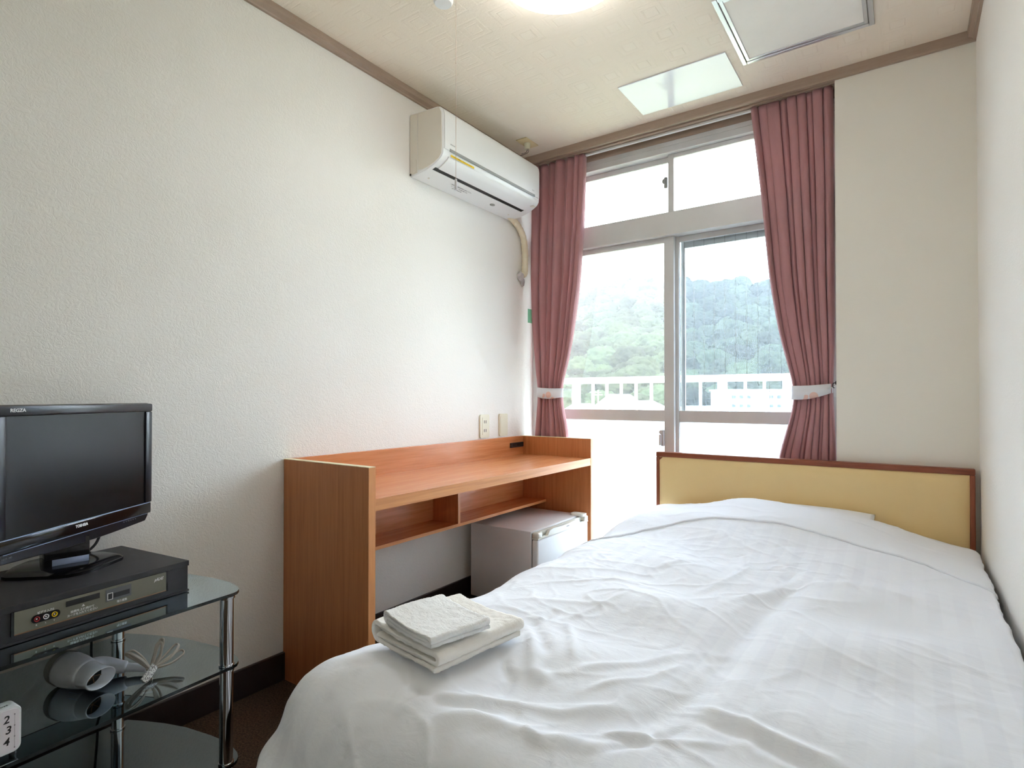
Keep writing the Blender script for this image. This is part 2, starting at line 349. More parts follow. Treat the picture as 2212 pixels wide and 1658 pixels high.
# curtain box above window: soffit behind the trim, header board
struct(B().box(0, XP, YP, 2.955, 2.457, 2.497).box(0, XP, 2.897, 2.905, 2.449, 2.457).build('trim_5', 'trim'))
struct(B().box(0, XP, 2.99, 3.03, 2.428, H).build('trim_6', 'trim'))

# ------------------------------------------------------------------ window
win = sempty('window_1', (0, 3.0, 0))
A = 'alu'
# outer frame
B().box(.012, XP, 3.0, 3.11, 2.372, 2.428, .003).box(.012, XP, 2.996, 3.0, 2.405, 2.428).build('head_frame', A, win)
B().box(0, .045, 3.0, 3.11, .0, 2.372, .003).build('side_frame', A, win)
B().box(1.625, XP, 3.0, 3.11, .0, 2.372, .003).build('side_frame', A, win)
B().box(.045, 1.625, 3.0, 3.11, 1.925, 2.050, .003).box(.045, 1.625, 2.994, 3.0, 1.925, 1.934).build('transom', A, win)
B().box(.045, 1.625, 3.0, 3.11, .0, .05, .003).build('sill_frame', A, win)
def sash(name, x0, x1, z0, z1, y0, y1, sl, sr, tt, bb, panes, midz=None):
    s = bpy.data.objects.new(name, None); COL.objects.link(s); s.parent = win; WM[s.name] = WM['window_1']
    B().box(x0, x0 + sl, y0, y1, z0, z1, .002).build('stile', A, s); B().box(x1 - sr, x1, y0, y1, z0, z1, .002).build('stile', A, s)
    B().box(x0 + sl, x1 - sr, y0 + .004, y1 - .002, z1 - tt, z1, .002).build('rail', A, s); B().box(x0 + sl, x1 - sr, y0 + .004, y1 - .002, z0, z0 + bb, .002).build('rail', A, s)
    if midz: B().box(x0 + sl, x1 - sr, y0 + .003, y1, midz[0], midz[1], .002).build('middle_rail', A, s)
    for pm, a, b in panes:
        B().box(x0 + sl, x1 - sr, (y0 + y1) / 2 - .002, (y0 + y1) / 2 + .002, a, b).build('pane', pm, s)
    return s
sL = sash('lower_left_sash', .045, .888, .05, 1.925, 3.030, 3.056, .03, .055, .030, .06, [('frosted', .11, .919), ('glass', .981, 1.895)], (.919, .981))
sR = sash('lower_right_sash', .850, 1.625, .05, 1.925, 3.060, 3.086, .055, .03, .030, .06, [('frosted', .11, .917), ('wired_glass', .979, 1.895)], (.917, .979))
uR = sash('upper_right_sash', .857, 1.625, 2.050, 2.372, 3.030, 3.052, .032, .03, .022, .010, [('glass', 2.060, 2.350)])
uL = sash('upper_left_sash', .045, .88, 2.050, 2.372, 3.056, 3.078, .03, .03, .030, .010, [('glass', 2.060, 2.342)])
# crescent latches and inner edge of the right sash
B().box(.838, .856, 3.018, 3.034, 2.19, 2.25, .004).prism(arc(0, 0, .016, -90, 90, 8), lambda u, v, w: (.846 - u, w, 2.225 + v), 3.012, 3.02).build('latch', 'grey_strip', win)
B().box(.818, .836, 3.012, 3.03, .785, .875, .004).cyl((.822, 3.006, .862), (.822, 3.014, .862), .011).box(.812, .824, 3.002, 3.012, .79, .85, .003).build('latch', 'silver', win)
bw = B()
for k in range(14):
    x = .93 + k * .0535; bw.cyl((x, 3.073, .979), (x, 3.073, 1.895), .0007, n=6, cap=False); bw.cyl((x, 3.073, .11), (x, 3.073, .917), .0006, n=6, cap=False)
wr = bw.build('glass_wires', 'print_grey', sR); wr['kind'] = 'stuff'
# insect screen frame outside
scr = bpy.data.objects.new('insect_screen', None); COL.objects.link(scr); scr.parent = win; WM[scr.name] = WM['window_1']
B().box(.905, .928, 3.094, 3.108, .05, 1.925, .002).build('screen_stile', A, scr)
B().box(.928, 1.625, 3.094, 3.108, 1.865, 1.925, .002).build('screen_rail', 'white_plastic', scr)
M['screen_net'] = thin_glass('insect_net', (.83, .85, .88, 1), .0, mixdiff=.008, diffcol=(.9, .95, 1, 1))
B().box(.928, 1.625, 3.1005, 3.1015, .05, 1.865).build('screen_net', 'screen_net', scr)

# ------------------------------------------------------------------ curtains
def interp(keys, z):
    keys = sorted(keys); zs = [k[0] for k in keys]
    return float(np.interp(z, zs, [k[1] for k in keys]))
def smoothkeys(keys, z):
    return sum(interp(keys, z + dz) for dz in (-.06, -.03, 0, .03, .06)) / 5
def curtain(name, label, XLk, XRk, folds, Y0, zt, zb, ampk, seed, group):
    rnd = random.Random(seed); NU, NV = folds * 16, 90
    ph = [0]; 
    for i in range(folds): ph.append(ph[-1] + rnd.uniform(.6, 1.45))
    ph = [p / ph[-1] for p in ph]; dep = [rnd.uniform(.65, 1.15) for _ in range(folds + 1)]; skew = [rnd.uniform(-.22, .22) for _ in range(folds + 1)]
    bm = bmesh.new(); rows = []
    for j in range(NV + 1):
        z = zt + (zb - zt) * j / NV; xl, xr = smoothkeys(XLk, z), smoothkeys(XRk, z); amp = smoothkeys(ampk, z); row = []
        pl = max(0, 1 - (zt - z) / .12)
        for i in range(NU + 1):
            s = i / NU; k = min(folds - 1, max(0, next((q for q in range(folds) if s <= ph[q + 1]), folds - 1)))
            t = (s - ph[k]) / (ph[k + 1] - ph[k])
            c = max(0, math.sin(math.pi * min(1, max(0, t)))) ** .42
            y = Y0 - amp * dep[k] * c + amp * .45
            lean = math.sin(2 * math.pi * t) * skew[k] * (ph[k + 1] - ph[k]) * 1.1
            wob = .10 * noise.noise(Vector((k * 3.1 + seed, z * 2.2, 0))) / folds
            x = xl + (xr - xl) * min(1, max(0, s + (lean + (wob if 0 < k < folds - 1 else 0)) * (1 if .02 < s < .98 else 0)))
            y += .004 * noise.noise(Vector((s * 9, z * 3, seed)))
            row.append(bm.verts.new((x, y, z)))
        rows.append(row)
    for a, b in zip(rows, rows[1:]):
        for i in range(NU): bm.faces.new((a[i], a[i + 1], b[i + 1], b[i]))
    t = thing(name, label, 'curtain', ((XLk[0][1] + XRk[0][1]) / 2, Y0, zb), 0, group)
    w = B(); w.bm.free(); w.bm = bm
    o = w.build('cloth', 'curtain', t, True, auto=0)
    md = o.modifiers.new('thick', 'SOLIDIFY'); md.thickness = .0016
    return t
cl = curtain('window_curtain', 'dusty rose curtain at the left end of the window beside the air conditioner', [(2.47, .050), (1.78, .045), (1.45, .055), (1.2, .078), (1.08, .092), (.95, .082), (.83, .070), (.05, .055)],
        [(2.47, .405), (2.1, .392), (1.75, .366), (1.45, .325), (1.25, .285), (1.15, .252), (1.08, .246), (1.0, .252), (.83, .290), (.05, .33)], 7, 2.932, 2.452, .03,
        [(2.5, .040), (1.6, .052), (1.08, .022), (.8, .040), (0, .05)], 3, None)
cr = curtain('window_curtain', 'dusty rose curtain at the right end of the window beside the pillar wall', [(2.47, 1.300), (2.0, 1.350), (1.6, 1.385), (1.35, 1.425), (1.2, 1.462), (1.08, 1.490), (1.0, 1.484), (.9, 1.455), (.77, 1.420), (.05, 1.33)],
        [(2.47, 1.655), (1.3, 1.655), (1.08, 1.648), (.8, 1.658), (.05, 1.66)], 9, 2.932, 2.452, .03,
        [(2.5, .036), (1.6, .052), (1.08, .022), (.8, .040), (0, .05)], 11, None)
def tieback(label, xl, xr, zl0, zl1, zr0, zr1, y, hook):
    t = thing('curtain_tieback', label, 'tieback', ((xl + xr) / 2, y, min(zl0, zr0)))
    rings = []; N = 28
    for i in range(N + 1):
        a = math.pi * 2 * i / N; cx, rx, ry = (xl + xr) / 2, (xr - xl) / 2 + .004, .036
        x = cx - rx * math.cos(a); yy = y - ry * math.sin(a); s = (x - xl) / (xr - xl); s = min(1, max(0, s))
        sag = -.010 * math.sin(math.pi * s) * (1 if a < math.pi else .2)
        z0 = zl0 + (zr0 - zl0) * s + sag; z1 = zl1 + (zr1 - zl1) * s + sag * .3
        rings.append([(x, yy, z0), (x, yy, z1)])
    b = B(); b.loft(rings, cap=False, closed=False); o = b.build('band', 'tie', t, True, auto=0)
    md = o.modifiers.new('thick', 'SOLIDIFY'); md.thickness = .003; md.offset = 1
    if hook:
        B().tube(spline([(xr - .012, y - .03, (zr0 + zr1) / 2), (xr + .006, y - .01, (zr0 + zr1) / 2 + .004), (xr + .018, y + .002, (zr0 + zr1) / 2 + .012)], 5), .0022).build('loop', 'white_plastic', t, True)
    return t
tieback('narrow white floral tieback around the left rose curtain', .086, .250, 1.055, 1.112, 1.050, 1.104, 2.930, False)
tieback('wide white floral tieback hooked to the pillar around the right rose curtain', 1.486, 1.642, 1.040, 1.104, 1.070, 1.112, 2.930, True)
h = thing('tieback_hook', 'small dark metal hook on the pillar side by the right curtain', 'hook', (1.663, 2.895, 1.10))
B().cyl((1.6655, 2.90, 1.115), (1.661, 2.90, 1.115), .008).build('plate', 'dark', h, True)
B().tube(spline([(1.661, 2.90, 1.115), (1.652, 2.897, 1.112), (1.651, 2.896, 1.098), (1.657, 2.893, 1.092)], 5), .002).build('hook_wire', 'dark', h, True)
# curtain rail
rail = thing('curtain_rail', 'white curtain rail under the taupe soffit above window', 'curtain rail', (.83, 2.94, 2.44))
B().box(.01, 1.655, 2.938, 2.954, 2.444, 2.4565, .002).build('track', 'white_plastic', rail)

# ------------------------------------------------------------------ ceiling things
L0 = (1.008, 1.60)
lamp = thing('ceiling_lamp', 'large round white ceiling lamp, lit, cut by the top edge', 'lamp', (L0[0], L0[1], H))
def lathe(prof, c, n=48):
    b = B(); b.loft([[(c[0] + r * math.cos(2 * math.pi * i / n), c[1] + r * math.sin(2 * math.pi * i / n), z) for i in range(n)] for r, z in prof]); return b
lathe([(.185, H - .001), (.19, H - .02), (.185, H - .03)], L0).build('base_ring', 'white_plastic', lamp, True)
lathe([(.202, H - .026), (.213, H - .035), (.215, H - .05), (.208, H - .066), (.186, H - .080), (.15, H - .090), (.10, H - .098), (.04, H - .104), (.002, H - .1042)], L0).build('diffuser', 'diffuser', lamp, True, auto=0)
det = thing('ceiling_pull_switch', 'small round white pull switch on ceiling left of the lamp', 'pull switch', (.560, 1.535, H))
lathe([(.036, H - .001), (.036, H - .022), (.030, H - .032), (.002, H - .034)], (.560, 1.535), 32).build('housing', 'white_plastic', det, True)
cd = thing('pull_cord', 'thin cream pull cord with metal end hanging before the air conditioner', 'pull cord', (.599, 1.56, 1.80))
B().cyl((.599, 1.56, 1.83), (.599, 1.56, H - .004), .0008, n=8).ball((.599, 1.56, 2.25), .002, sub=2).build('cord', 'pull_string', cd)
B().cyl((.599, 1.56, 1.793), (.599, 1.56, 1.832), .0056, .0042, 16).build('metal_weight', 'silver', cd, True)
pl = thing('ceiling_patch_panel', 'glossy white rectangular cover sheet on ceiling before the curtain trim', 'panel', (1.06, 2.61, H))
B().box(.821, 1.306, 2.458, 2.768, H - .006, H - .001, .0015).build('sheet', 'white_paint', pl)
ht = thing('ceiling_access_hatch', 'square ceiling access hatch with silver aluminium frame', 'hatch', (1.59, 2.35, H))
hx0, hx1, hy0, hy1 = 1.346, 1.829, 2.108, 2.594
for nm, bb in (('frame_bar', (hx0, hx0 + .018, hy0, hy1)), ('frame_bar', (hx1 - .018, hx1, hy0, hy1)), ('frame_bar', (hx0 + .018, hx1 - .018, hy0, hy0 + .018)), ('frame_bar', (hx0 + .018, hx1 - .018, hy1 - .018, hy1))):
    B().box(*bb, H - .010, H - .001, .002).build(nm, 'silver', ht)
q = .020
for bb in ((hx0 + q, hx0 + q + .014, hy0 + q, hy1 - q), (hx1 - q - .014, hx1 - q, hy0 + q, hy1 - q), (hx0 + q + .014, hx1 - q - .014, hy0 + q, hy0 + q + .014), (hx0 + q + .014, hx1 - q - .014, hy1 - q - .014, hy1 - q)):
    B().box(*bb, H - .008, H - .001, .0015).build('inner_bar', 'silver', ht)
B().box(hx0 + .034, hx1 - .034, hy0 + .034, hy1 - .034, H - .005, H - .001).build('hatch_panel', 'hatch', ht)
rs = thing('ceiling_rosette', 'aged ivory wiring rosette on ceiling above the air conditioner', 'rosette', (.158, 2.70, H))
B().box(.123, .193, 2.636, 2.762, H - .007, H - .001, .002).build('plate', 'old_ivory', rs)
B().cyl((.158, 2.70, H - .006), (.158, 2.70, H - .040), .018, .015).build('stub', 'ivory', rs, True)
B().tube(spline([(.158, 2.70, H - .038), (.150, 2.70, H - .055), (.128, 2.685, H - .064)], 5), .0015, 6).tube(spline([(.164, 2.70, H - .038), (.160, 2.70, H - .060), (.122, 2.68, H - .075)], 5), .0015, 6).build('wire', 'dark', rs)

# ------------------------------------------------------------------ air conditioner
Y0, Y1 = 1.928, 2.750
ac = thing('air_conditioner', 'white wall air conditioner high on the left wall', 'air conditioner', (0, 2.34, 2.09))
top = [(.002, 2.385), (.17, 2.3755), (.188, 2.371), (.200, 2.358), (.206, 2.335)]
low = [(.208, 2.182), (.206, 2.158), (.196, 2.142), (.180, 2.131), (.158, 2.1195)]
bot = [(.100, 2.101), (.07, 2.096), (.04, 2.092), (.002, 2.090)]
notch = [(.140, 2.1125), (.138, 2.150), (.116, 2.144), (.118, 2.106)]
full = top + low + [(.140, 2.1125), (.118, 2.106)] + bot
b = B(); b.prism(full, XYZ, Y0 + .006, 1.955); b.prism(top + low + notch + bot, XYZ, 1.955, 2.695); b.prism(full, XYZ, 2.695, Y1 - .006)
def inset(poly, d):
    cx, cz = .10, 2.235
    return [(max(.002, cx + (x - cx) * (1 - d / .1)), cz + (z - cz) * (1 - d / .15)) for x, z in poly]
b.loft([[XYZ(x, z, Y0) for x, z in inset(full, .006)], [XYZ(x, z, Y0 + .006) for x, z in full]]); b.loft([[XYZ(x, z, Y1 - .006) for x, z in full], [XYZ(x, z, Y1) for x, z in inset(full, .006)]])
b.build('casing', 'white_plastic', ac, True, auto=35)
B().prism([(.017, 2.12), (.055, 2.11), (.085, 2.108), (.12, 2.112), (.155, 2.122), (.185, 2.137), (.2, 2.155), (.203, 2.19), (.2, 2.34), (.186, 2.366), (.055, 2.376)][1:], XYZ, Y0 - .0015, Y0 + .001).build('side_panel', 'cream_plastic', ac)
B().prism([(.003, 2.095), (.052, 2.097), (.052, 2.376), (.010, 2.378), (.003, 2.37)], XYZ, Y0 - .0008, Y0 + .001).build('chassis_strip', 'grey_strip' if False else 'cream_plastic', ac)
B().prism(rrect(.008, .046, 2.10, 2.165, .012), XYZ, Y0 - .0022, Y0).build('pipe_knockout', 'cream_plastic', ac)
B().box(.004, .012, Y0 - .003, Y0, 2.093, 2.101).build('drain_cap', 'dark', ac)
B().prism([(.203, 2.176), (.2115, 2.178), (.2125, 2.19), (.2125, 2.325), (.209, 2.345), (.200, 2.361), (.197, 2.356), (.203, 2.335)], XYZ, Y0 + .010, Y1 - .010).build('front_panel', 'white_plastic', ac, True)
B().box(.211, .2138, 1.972, 2.694, 2.1735, 2.186).build('grey_band', 'grey_strip', ac)
B().prism([(.2065, 2.149), (.1975, 2.1375), (.181, 2.127), (.159, 2.1155), (.143, 2.1085), (.143, 2.113), (.158, 2.121), (.18, 2.133), (.194, 2.143), (.202, 2.152)], XYZ, 1.972, 2.672).build('louver', 'white_plastic', ac, True)
B().prism([(.1395, 2.1135), (.138, 2.149), (.1165, 2.143), (.1185, 2.1075)], XYZ, 1.956, 2.694).build('air_slot_dark_fill', 'dark', ac)  # dark block fills the notch, its black standing in for shade inside
B().box(.2075, .2088, 1.984, 2.154, 2.1545, 2.1635).build('warning_sticker', 'yellow', ac)
text('sticker_print', 'フィルターお掃除 運転中は開けないでください', .0062, 'print_dark', ac, (.2090, 2.152, 2.1590), (0, -1, 0), (0, 0, 1), sx=1) if False else None
text('sticker_print', 'フィルターの掃除は こまめにしてください', .0066, 'print_dark', ac, (.2090, 1.990, 2.1590), (0, 1, 0), (0, 0, 1), sx=1.15)
text('lettering', 'HITACHI', .0085, 'print_grey', ac, (.2127, 1.975, 2.207), (0, 1, 0), (0, 0, 1), sx=1.0, bold=.0002)
text('lettering', '白くまくん', .007, 'print_grey', ac, (.2127, 2.62, 2.205), (0, 1, 0), (0, 0, 1), sx=1.0) if False else text('lettering', 'ECO', .010, 'print_grey', ac, (.2127, 2.668, 2.205), (0, 1, 0), (0, 0, 1))
B().box(.150, .20, 2.70, 2.725, 2.128, 2.131, mt=None).build('signal_window', 'cream_plastic', ac)
for i, (yy, s_) in enumerate(((2.12, 'ご使用の前に取扱説明書をお読みください'), (2.14, 'ルームエアコン室内機 単相 100V'), (2.16, '冷房 暖房 除湿 定格'))):
    text('underside_print', s_, .0085, 'print_grey', ac, (.088 - .014 * i, yy, 2.0975 - .0015 * i), (0, 1, 0), (1, 0, .15))
B().prism(arc(0, 0, .012, 0, 360, 20)[:-1], lambda u, v, w: (.075 + u, 2.48 + v * 1.5, 2.0955 + w + .1 * u), 0, .0015).build('round_mark', 'grey_strip', ac)
for yy in (2.0, 2.66): B().cyl((.055, yy, 2.095), (.055, yy, 2.092), .005, n=12).build('screw_cap', 'cream_plastic', ac)
hs = thing('drain_hose', 'cream taped refrigerant hose curving down behind the rose curtain edge', 'hose', (.03, 2.8, 2.05))
hp = spline([(.020, 2.69, 2.115), (.024, 2.75, 2.094), (.028, 2.80, 2.066), (.030, 2.848, 2.015), (.028, 2.872, 1.94), (.028, 2.872, 1.86), (.030, 2.866, 1.80), (.026, 2.850, 1.785)], 10)
B().tube(hp, [.019 + .0012 * math.sin(i * 1.9) for i in range(len(hp))], 18).build('hose', 'hose', hs, True, auto=0)
b = B(); b.ball((.018, 2.842, 1.778), .022, (.8, 1.0, 1.3), 4); b.ball((.014, 2.866, 1.745), .016, (.8, 1.1, 1.6), 4)
for v in b.bm.verts: v.co += Vector((noise.noise(v.co * 60), noise.noise(v.co * 60 + Vector((5, 0, 0))), noise.noise(v.co * 60 + Vector((0, 9, 0))))) * .006
b.build('putty_seal', 'putty', hs, True, auto=0)
tag(B().box(-.0005, .0008, 2.945, 2.996, 1.512, 1.598).build('green_tape', 'green_tape'), 'strip of pale green tape on the wall corner left of the rose curtain', 'tape')

# ------------------------------------------------------------------ wall plates
o1 = thing('wall_outlet', 'ivory double power outlet on the left wall above the desk', 'outlet', (0, 2.502, .826))
B().prism(rrect(2.461, 2.543, .828, .956, .010), YZ, 0, .008).build('plate', 'ivory', o1)
B().prism(rrect(2.478, 2.526, .845, .940, .003), YZ, .007, .010).build('insert', 'ivory', o1)
for zc in (.868, .916):
    for dy in (-.0075, .0075): B().box(.0095, .0106, 2.502 + dy - .0022, 2.502 + dy + .0022, zc - .008, zc + .008).build('slot', 'dark', o1)
o2 = thing('blank_wall_plate', 'blank ivory wall plate right of the double outlet', 'wall plate', (0, 2.68, .829))
B().prism(rrect(2.640, 2.720, .830, .957, .010), YZ, 0, .008).build('plate', 'ivory', o2)
B().prism(rrect(2.650, 2.710, .842, .945, .006), YZ, .007, .0095).build('cover', 'ivory', o2)

# ------------------------------------------------------------------ desk
dk = thing('writing_desk', 'long orange wood desk with raised end panels against the left wall', 'desk', (.235, 2.08, 0))
DX = .4716
for y0, y1 in ((1.273, 1.302), (2.866, 2.895)):
    pnl = B().box(.002, DX - .001, y0, y1, 0, .8185, .001).build('end_panel', 'wood_v', dk)
    B().box(DX - .001, DX, y0, y1, 0, .8185).build('front_edge_band', 'wood_edge', pnl)
    B().box(.002, DX, y0, y1, .8185, .8205, .0006).build('top_edge_band', 'lit_cream_edge', pnl)
wt = B().box(.020, DX - .003, 1.302, 2.866, .672, .7122, .001).build('worktop', 'wood_h', dk)
B().box(DX - .003, DX - .0015, 1.302, 2.866, .672, .7125).build('front_edge_band', 'wood_edge_h', wt)
B().box(.002, .020, 1.302, 2.866, .441, .8205, .001).build('back_panel', 'wood_h', dk)
sh = B().box(.020, .179, 1.302, 2.866, .441, .455, .0006).build('lower_shelf', 'wood_h', dk)
B().box(.179, .180, 1.302, 2.866, .441, .4552).build('front_edge_band', 'wood_edge_h', sh)
dv = B().box(.020, .179, 2.071, 2.087, .455, .672, .0006).build('divider', 'wood_v', dk)
B().box(.179, .180, 2.071, 2.087, .455, .672).build('front_edge_band', 'wood_edge', dv)
sk = B().box(.020, .029, 2.724, 2.856, .757, .785, .002).build('power_socket', 'dark', dk); lbl(sk, 'black double power socket set in the back panel')
for yy in (2.755, 2.80):
    for d_ in (-.006, .006): B().box(.0288, .0294, yy + d_ - .0015, yy + d_ + .0015, .764, .778).build('slot', 'black_gloss', sk)

# ------------------------------------------------------------------ fridge
fg = thing('mini_fridge', 'small white refrigerator under the right end of the desk', 'refrigerator', (.25, 2.57, 0))
B().box(.060, .432, 2.312, 2.828, .03, .405, .006).build('body', 'fridge', fg, True)
B().box(.07, .42, 2.325, 2.815, .0, .03).build('plinth', 'dark', fg)
B().box(.438, .472, 2.312, 2.828, .035, .368, .008, 3).build('door', 'fridge_door', fg, True)
# moulded cap with grip recesses
cp = B()
cp.box(.438, .474, 2.312, 2.828, .368, .376, .002)
cp.box(.438, .450, 2.330, 2.812, .376, .398, .003)
cp.box(.438, .474, 2.312, 2.352, .374, .402, .006, 3).box(.438, .474, 2.790, 2.828, .374, .402, .006, 3)
poly = [(2.40, .374), (2.74, .374), (2.72, .396), (2.68, .402), (2.60, .397), (2.54, .397), (2.46, .402), (2.42, .396)]
cp.prism(poly, YZ, .458, .474)
cp.build('door_cap', 'fridge_trim', fg, True, auto=30)
B().box(.452, .460, 2.352, 2.79, .3765, .378).build('grip_recess', 'grey_strip', fg)
B().prism(rrect(.39, .470, 2.770, 2.824, .012), XY, .402, .415).build('hinge_cover', 'fridge_trim', fg, True)
B().box(.4742, .4746, 2.585, 2.615, .384, .388).build('maker_mark', 'print_grey', fg)
B().box(.432, .438, 2.318, 2.822, .04, .395).build('door_gasket', 'grey_strip', fg)

# ------------------------------------------------------------------ bed
bed = thing('bed', 'bed with yellow vinyl headboard in a brown wood frame', 'bed', (1.5, 1.8, 0))
hb = B().box(.861, 2.135, 2.842, 2.872, .20, .745).build('headboard', 'mahogany', bed)
B().box(.8585, 2.1375, 2.836, 2.876, .748, .772, .003).build('top_rail', 'mahogany', hb)
B().box(.8585, .8745, 2.837, 2.876, .20, .748, .003).build('side_rail', 'mahogany_v', hb)
B().box(2.1205, 2.1375, 2.837, 2.876, .20, .748, .003).build('side_rail', 'mahogany_v', hb)
# padded vinyl
b = B(); NX, NZ = 60, 24; rows = []
for j in range(NZ + 1):
    row = []
    for i in range(NX + 1):
        s, t_ = i / NX, j / NZ; x = .8745 + s * (2.1205 - .8745); z = .30 + t_ * (.748 - .30)
        ed = min(s * 1.246, (1 - s) * 1.246, (1 - t_) * .45, t_ * .45) / .035; bul = 1 - (1 - min(1, ed)) ** 2.2
        y = 2.842 - .012 * bul - .002 * noise.noise(Vector((x * 3, z * 3, 0)))
        row.append(b.bm.verts.new((x, y, z)))
    rows.append(row)
for a_, c_ in zip(rows, rows[1:]):
    for i in range(NX): b.bm.faces.new((a_[i], a_[i + 1], c_[i + 1], c_[i]))
b.build('padded_panel', 'vinyl', hb, True, auto=0)
B().box(.90, 2.12, .80, 2.83, .05, .24, .01).build('bed_base', 'mahogany', bed)
B().box(.90, 2.13, .78, 2.825, .24, .42, .04, 4).build('mattress', 'sheet_plain', bed, True)
for x in (.95, 2.07):
    for y in (.86, 2.76): B().box(x - .025, x + .025, y - .025, y + .025, 0, .05).build('leg', 'mahogany', bed)

# duvet: cloth grid mapped over the rounded mattress block
def seg_dist(px, py, a, b_):
    ax, ay = a; bx, by = b_; dx, dy = bx - ax, by - ay; t = np.clip(((px - ax) * dx + (py - ay) * dy) / (dx * dx + dy * dy + 1e-9), 0, 1)
    return np.hypot(px - ax - t * dx, py - ay - t * dy), t, np.sign((px - ax) * dy - (py - ay) * dx)
DX0, DX1, DY0, DY1, DZ = .800, 2.140, .645, 2.86, .495    # outer block
CR = .17
# crease list: polyline in XY, width, amplitude
CREASES = [
 ([(1.62, 2.16), (1.64, 1.86), (1.60, 1.50), (1.60, 1.30), (1.60, 1.12), (1.57, .98), (1.52, .86)], .030, -.016),
 ([(1.62, 2.16), (1.64, 1.86), (1.60, 1.50), (1.60, 1.28), (1.61, 1.14)], .075, -.012),
 ([(1.50, 2.05), (1.47, 1.80), (1.42, 1.60)], .014, .007),
 ([(1.66, 2.02), (1.60, 1.78), (1.52, 1.60)], .020, .012),
 ([(1.38, 2.12), (1.33, 1.92), (1.22, 1.80)], .016, .006),
 ([(1.46, 2.14), (1.49, 1.98)], .010, .007),
 ([(1.78, 2.10), (1.70, 1.95), (1.69, 1.86)], .015, .007),
 ([(1.68, 1.88), (1.85, 1.93), (2.12, 1.90)], .022, .010),
 ([(1.60, 1.04), (1.72, 1.02), (1.86, 1.00)], .012, .010),
 ([(1.60, 1.00), (1.74, .985), (1.88, .965)], .012, -.008),
 ([(1.18, 1.16), (1.24, 1.07), (1.30, .98), (1.36, .96)], .015, .012),
 ([(1.14, 1.22), (1.22, 1.12), (1.30, 1.04)], .014, -.009),
 ([(1.22, 1.26), (1.29, 1.16), (1.36, 1.04)], .012, .009),
 ([(1.20, 1.00), (1.27, .94), (1.29, .88)], .012, -.010),
 ([(1.36, 1.00), (1.46, 1.12), (1.52, 1.26)], .014, .008),
 ([(1.42, .96), (1.50, 1.06), (1.54, 1.20)], .010, .007),
 ([(1.22, .80), (1.30, .86), (1.42, .88), (1.52, .95)], .014, .010),
 ([(1.10, .80), (1.22, .79), (1.34, .83)], .014, -.010),
 ([(1.24, .74), (1.30, .79), (1.44, .80), (1.58, .84)], .018, .012),
 ([(1.16, .72), (1.18, .78), (1.26, .83)], .012, .009),
 ([(1.02, .80), (1.00, .76), (1.01, .70)], .012, .008),
 ([(1.09, .84), (1.13, .80), (1.14, .74)], .010, .007),
 ([(1.50, .86), (1.60, .90), (1.68, .95)], .010, .007),
 ([(1.52, .80), (1.58, .88), (1.62, .98)], .010, -.007),
 ([(1.42, .84), (1.40, .80), (1.46, .78)], .007, .006),
 ([(1.03, 1.30), (1.15, 1.36), (1.30, 1.42)], .012, .004),
 ([(1.10, 1.60), (1.26, 1.62), (1.40, 1.58)], .012, .004),
 ([(1.80, 1.60), (1.95, 1.56), (2.10, 1.50)], .014, .005),
 ([(1.30, 1.55), (1.24, 1.36), (1.20, 1.24)], .010, .005),
]
def dz_field(x, y):
    z = np.zeros_like(x)
    # pillow mound
    g = np.exp(-np.abs((x - 1.46) / .46) ** 2.6) * (1 / (1 + np.exp(-(y - 2.36) / .055)))
    z += .094 * g * (1 - .22 * np.clip((y - 2.66) / .09, 0, 1))
    z += -.030 * np.clip((x - 1.75) / .4, 0, 1) * (.4 + .6 * np.clip((y - 1.2) / 1, 0, 1))
    # quilting swells
    z += .011 * np.sin((y - .2 + .06 * np.sin(x * 5)) * 2 * np.pi / .40) * np.sin((x - 1.60) * np.pi / .52) ** 2
    for pts, w, a in CREASES + FINE:
        mx_ = np.array(pts); ok = (x > mx_[:, 0].min() - 3 * w) & (x < mx_[:, 0].max() + 3 * w) & (y > mx_[:, 1].min() - 3 * w) & (y < mx_[:, 1].max() + 3 * w)
        if not ok.any(): continue
        z[ok] += crease(x[ok], y[ok], pts, w * 1.05, a * .78)
    return z
def crease(x, y, pts, w, a):
    z = np.zeros_like(x)
    if 1:
        best = np.full_like(x, 9.0); tt = np.zeros_like(x)
        for k in range(len(pts) - 1):
            d_, t_, sg = seg_dist(x, y, pts[k], pts[k + 1])
            tt = np.where(d_ < best, (k + t_) / (len(pts) - 1), tt); best = np.minimum(best, d_)
        z += a * np.exp(-(best / w) ** 2) * np.clip(np.sin(np.pi * np.clip(tt, .04, .96)) * 1.8, 0, 1)
    return z
_rc = random.Random(21)
FINE = []
for _ in range(230):
    cx_, cy_ = _rc.uniform(.80, 2.12), _rc.uniform(.62, 2.35); a_ = _rc.gauss(.9 if _rc.random() < .55 else 2.2, .45); l_ = _rc.uniform(.04, .16); k_ = _rc.uniform(-.35, .35)
    if cx_ > 1.65 and _rc.random() < .55: continue
    p0 = (cx_ - math.cos(a_) * l_ / 2, cy_ - math.sin(a_) * l_ / 2); p1 = (cx_ - math.sin(a_) * l_ * k_, cy_ + math.cos(a_) * l_ * k_); p2 = (cx_ + math.cos(a_) * l_ / 2, cy_ + math.sin(a_) * l_ / 2)
    FINE.append(([p0, p1, p2], _rc.uniform(.006, .011), _rc.uniform(.0010, .0026) * _rc.choice((1, 1, -1))))
def ridged(p, seed):
    v = noise.noise(p + Vector((seed * 7.3, seed * 1.7, seed))); return (1 - abs(v) * 2.2)
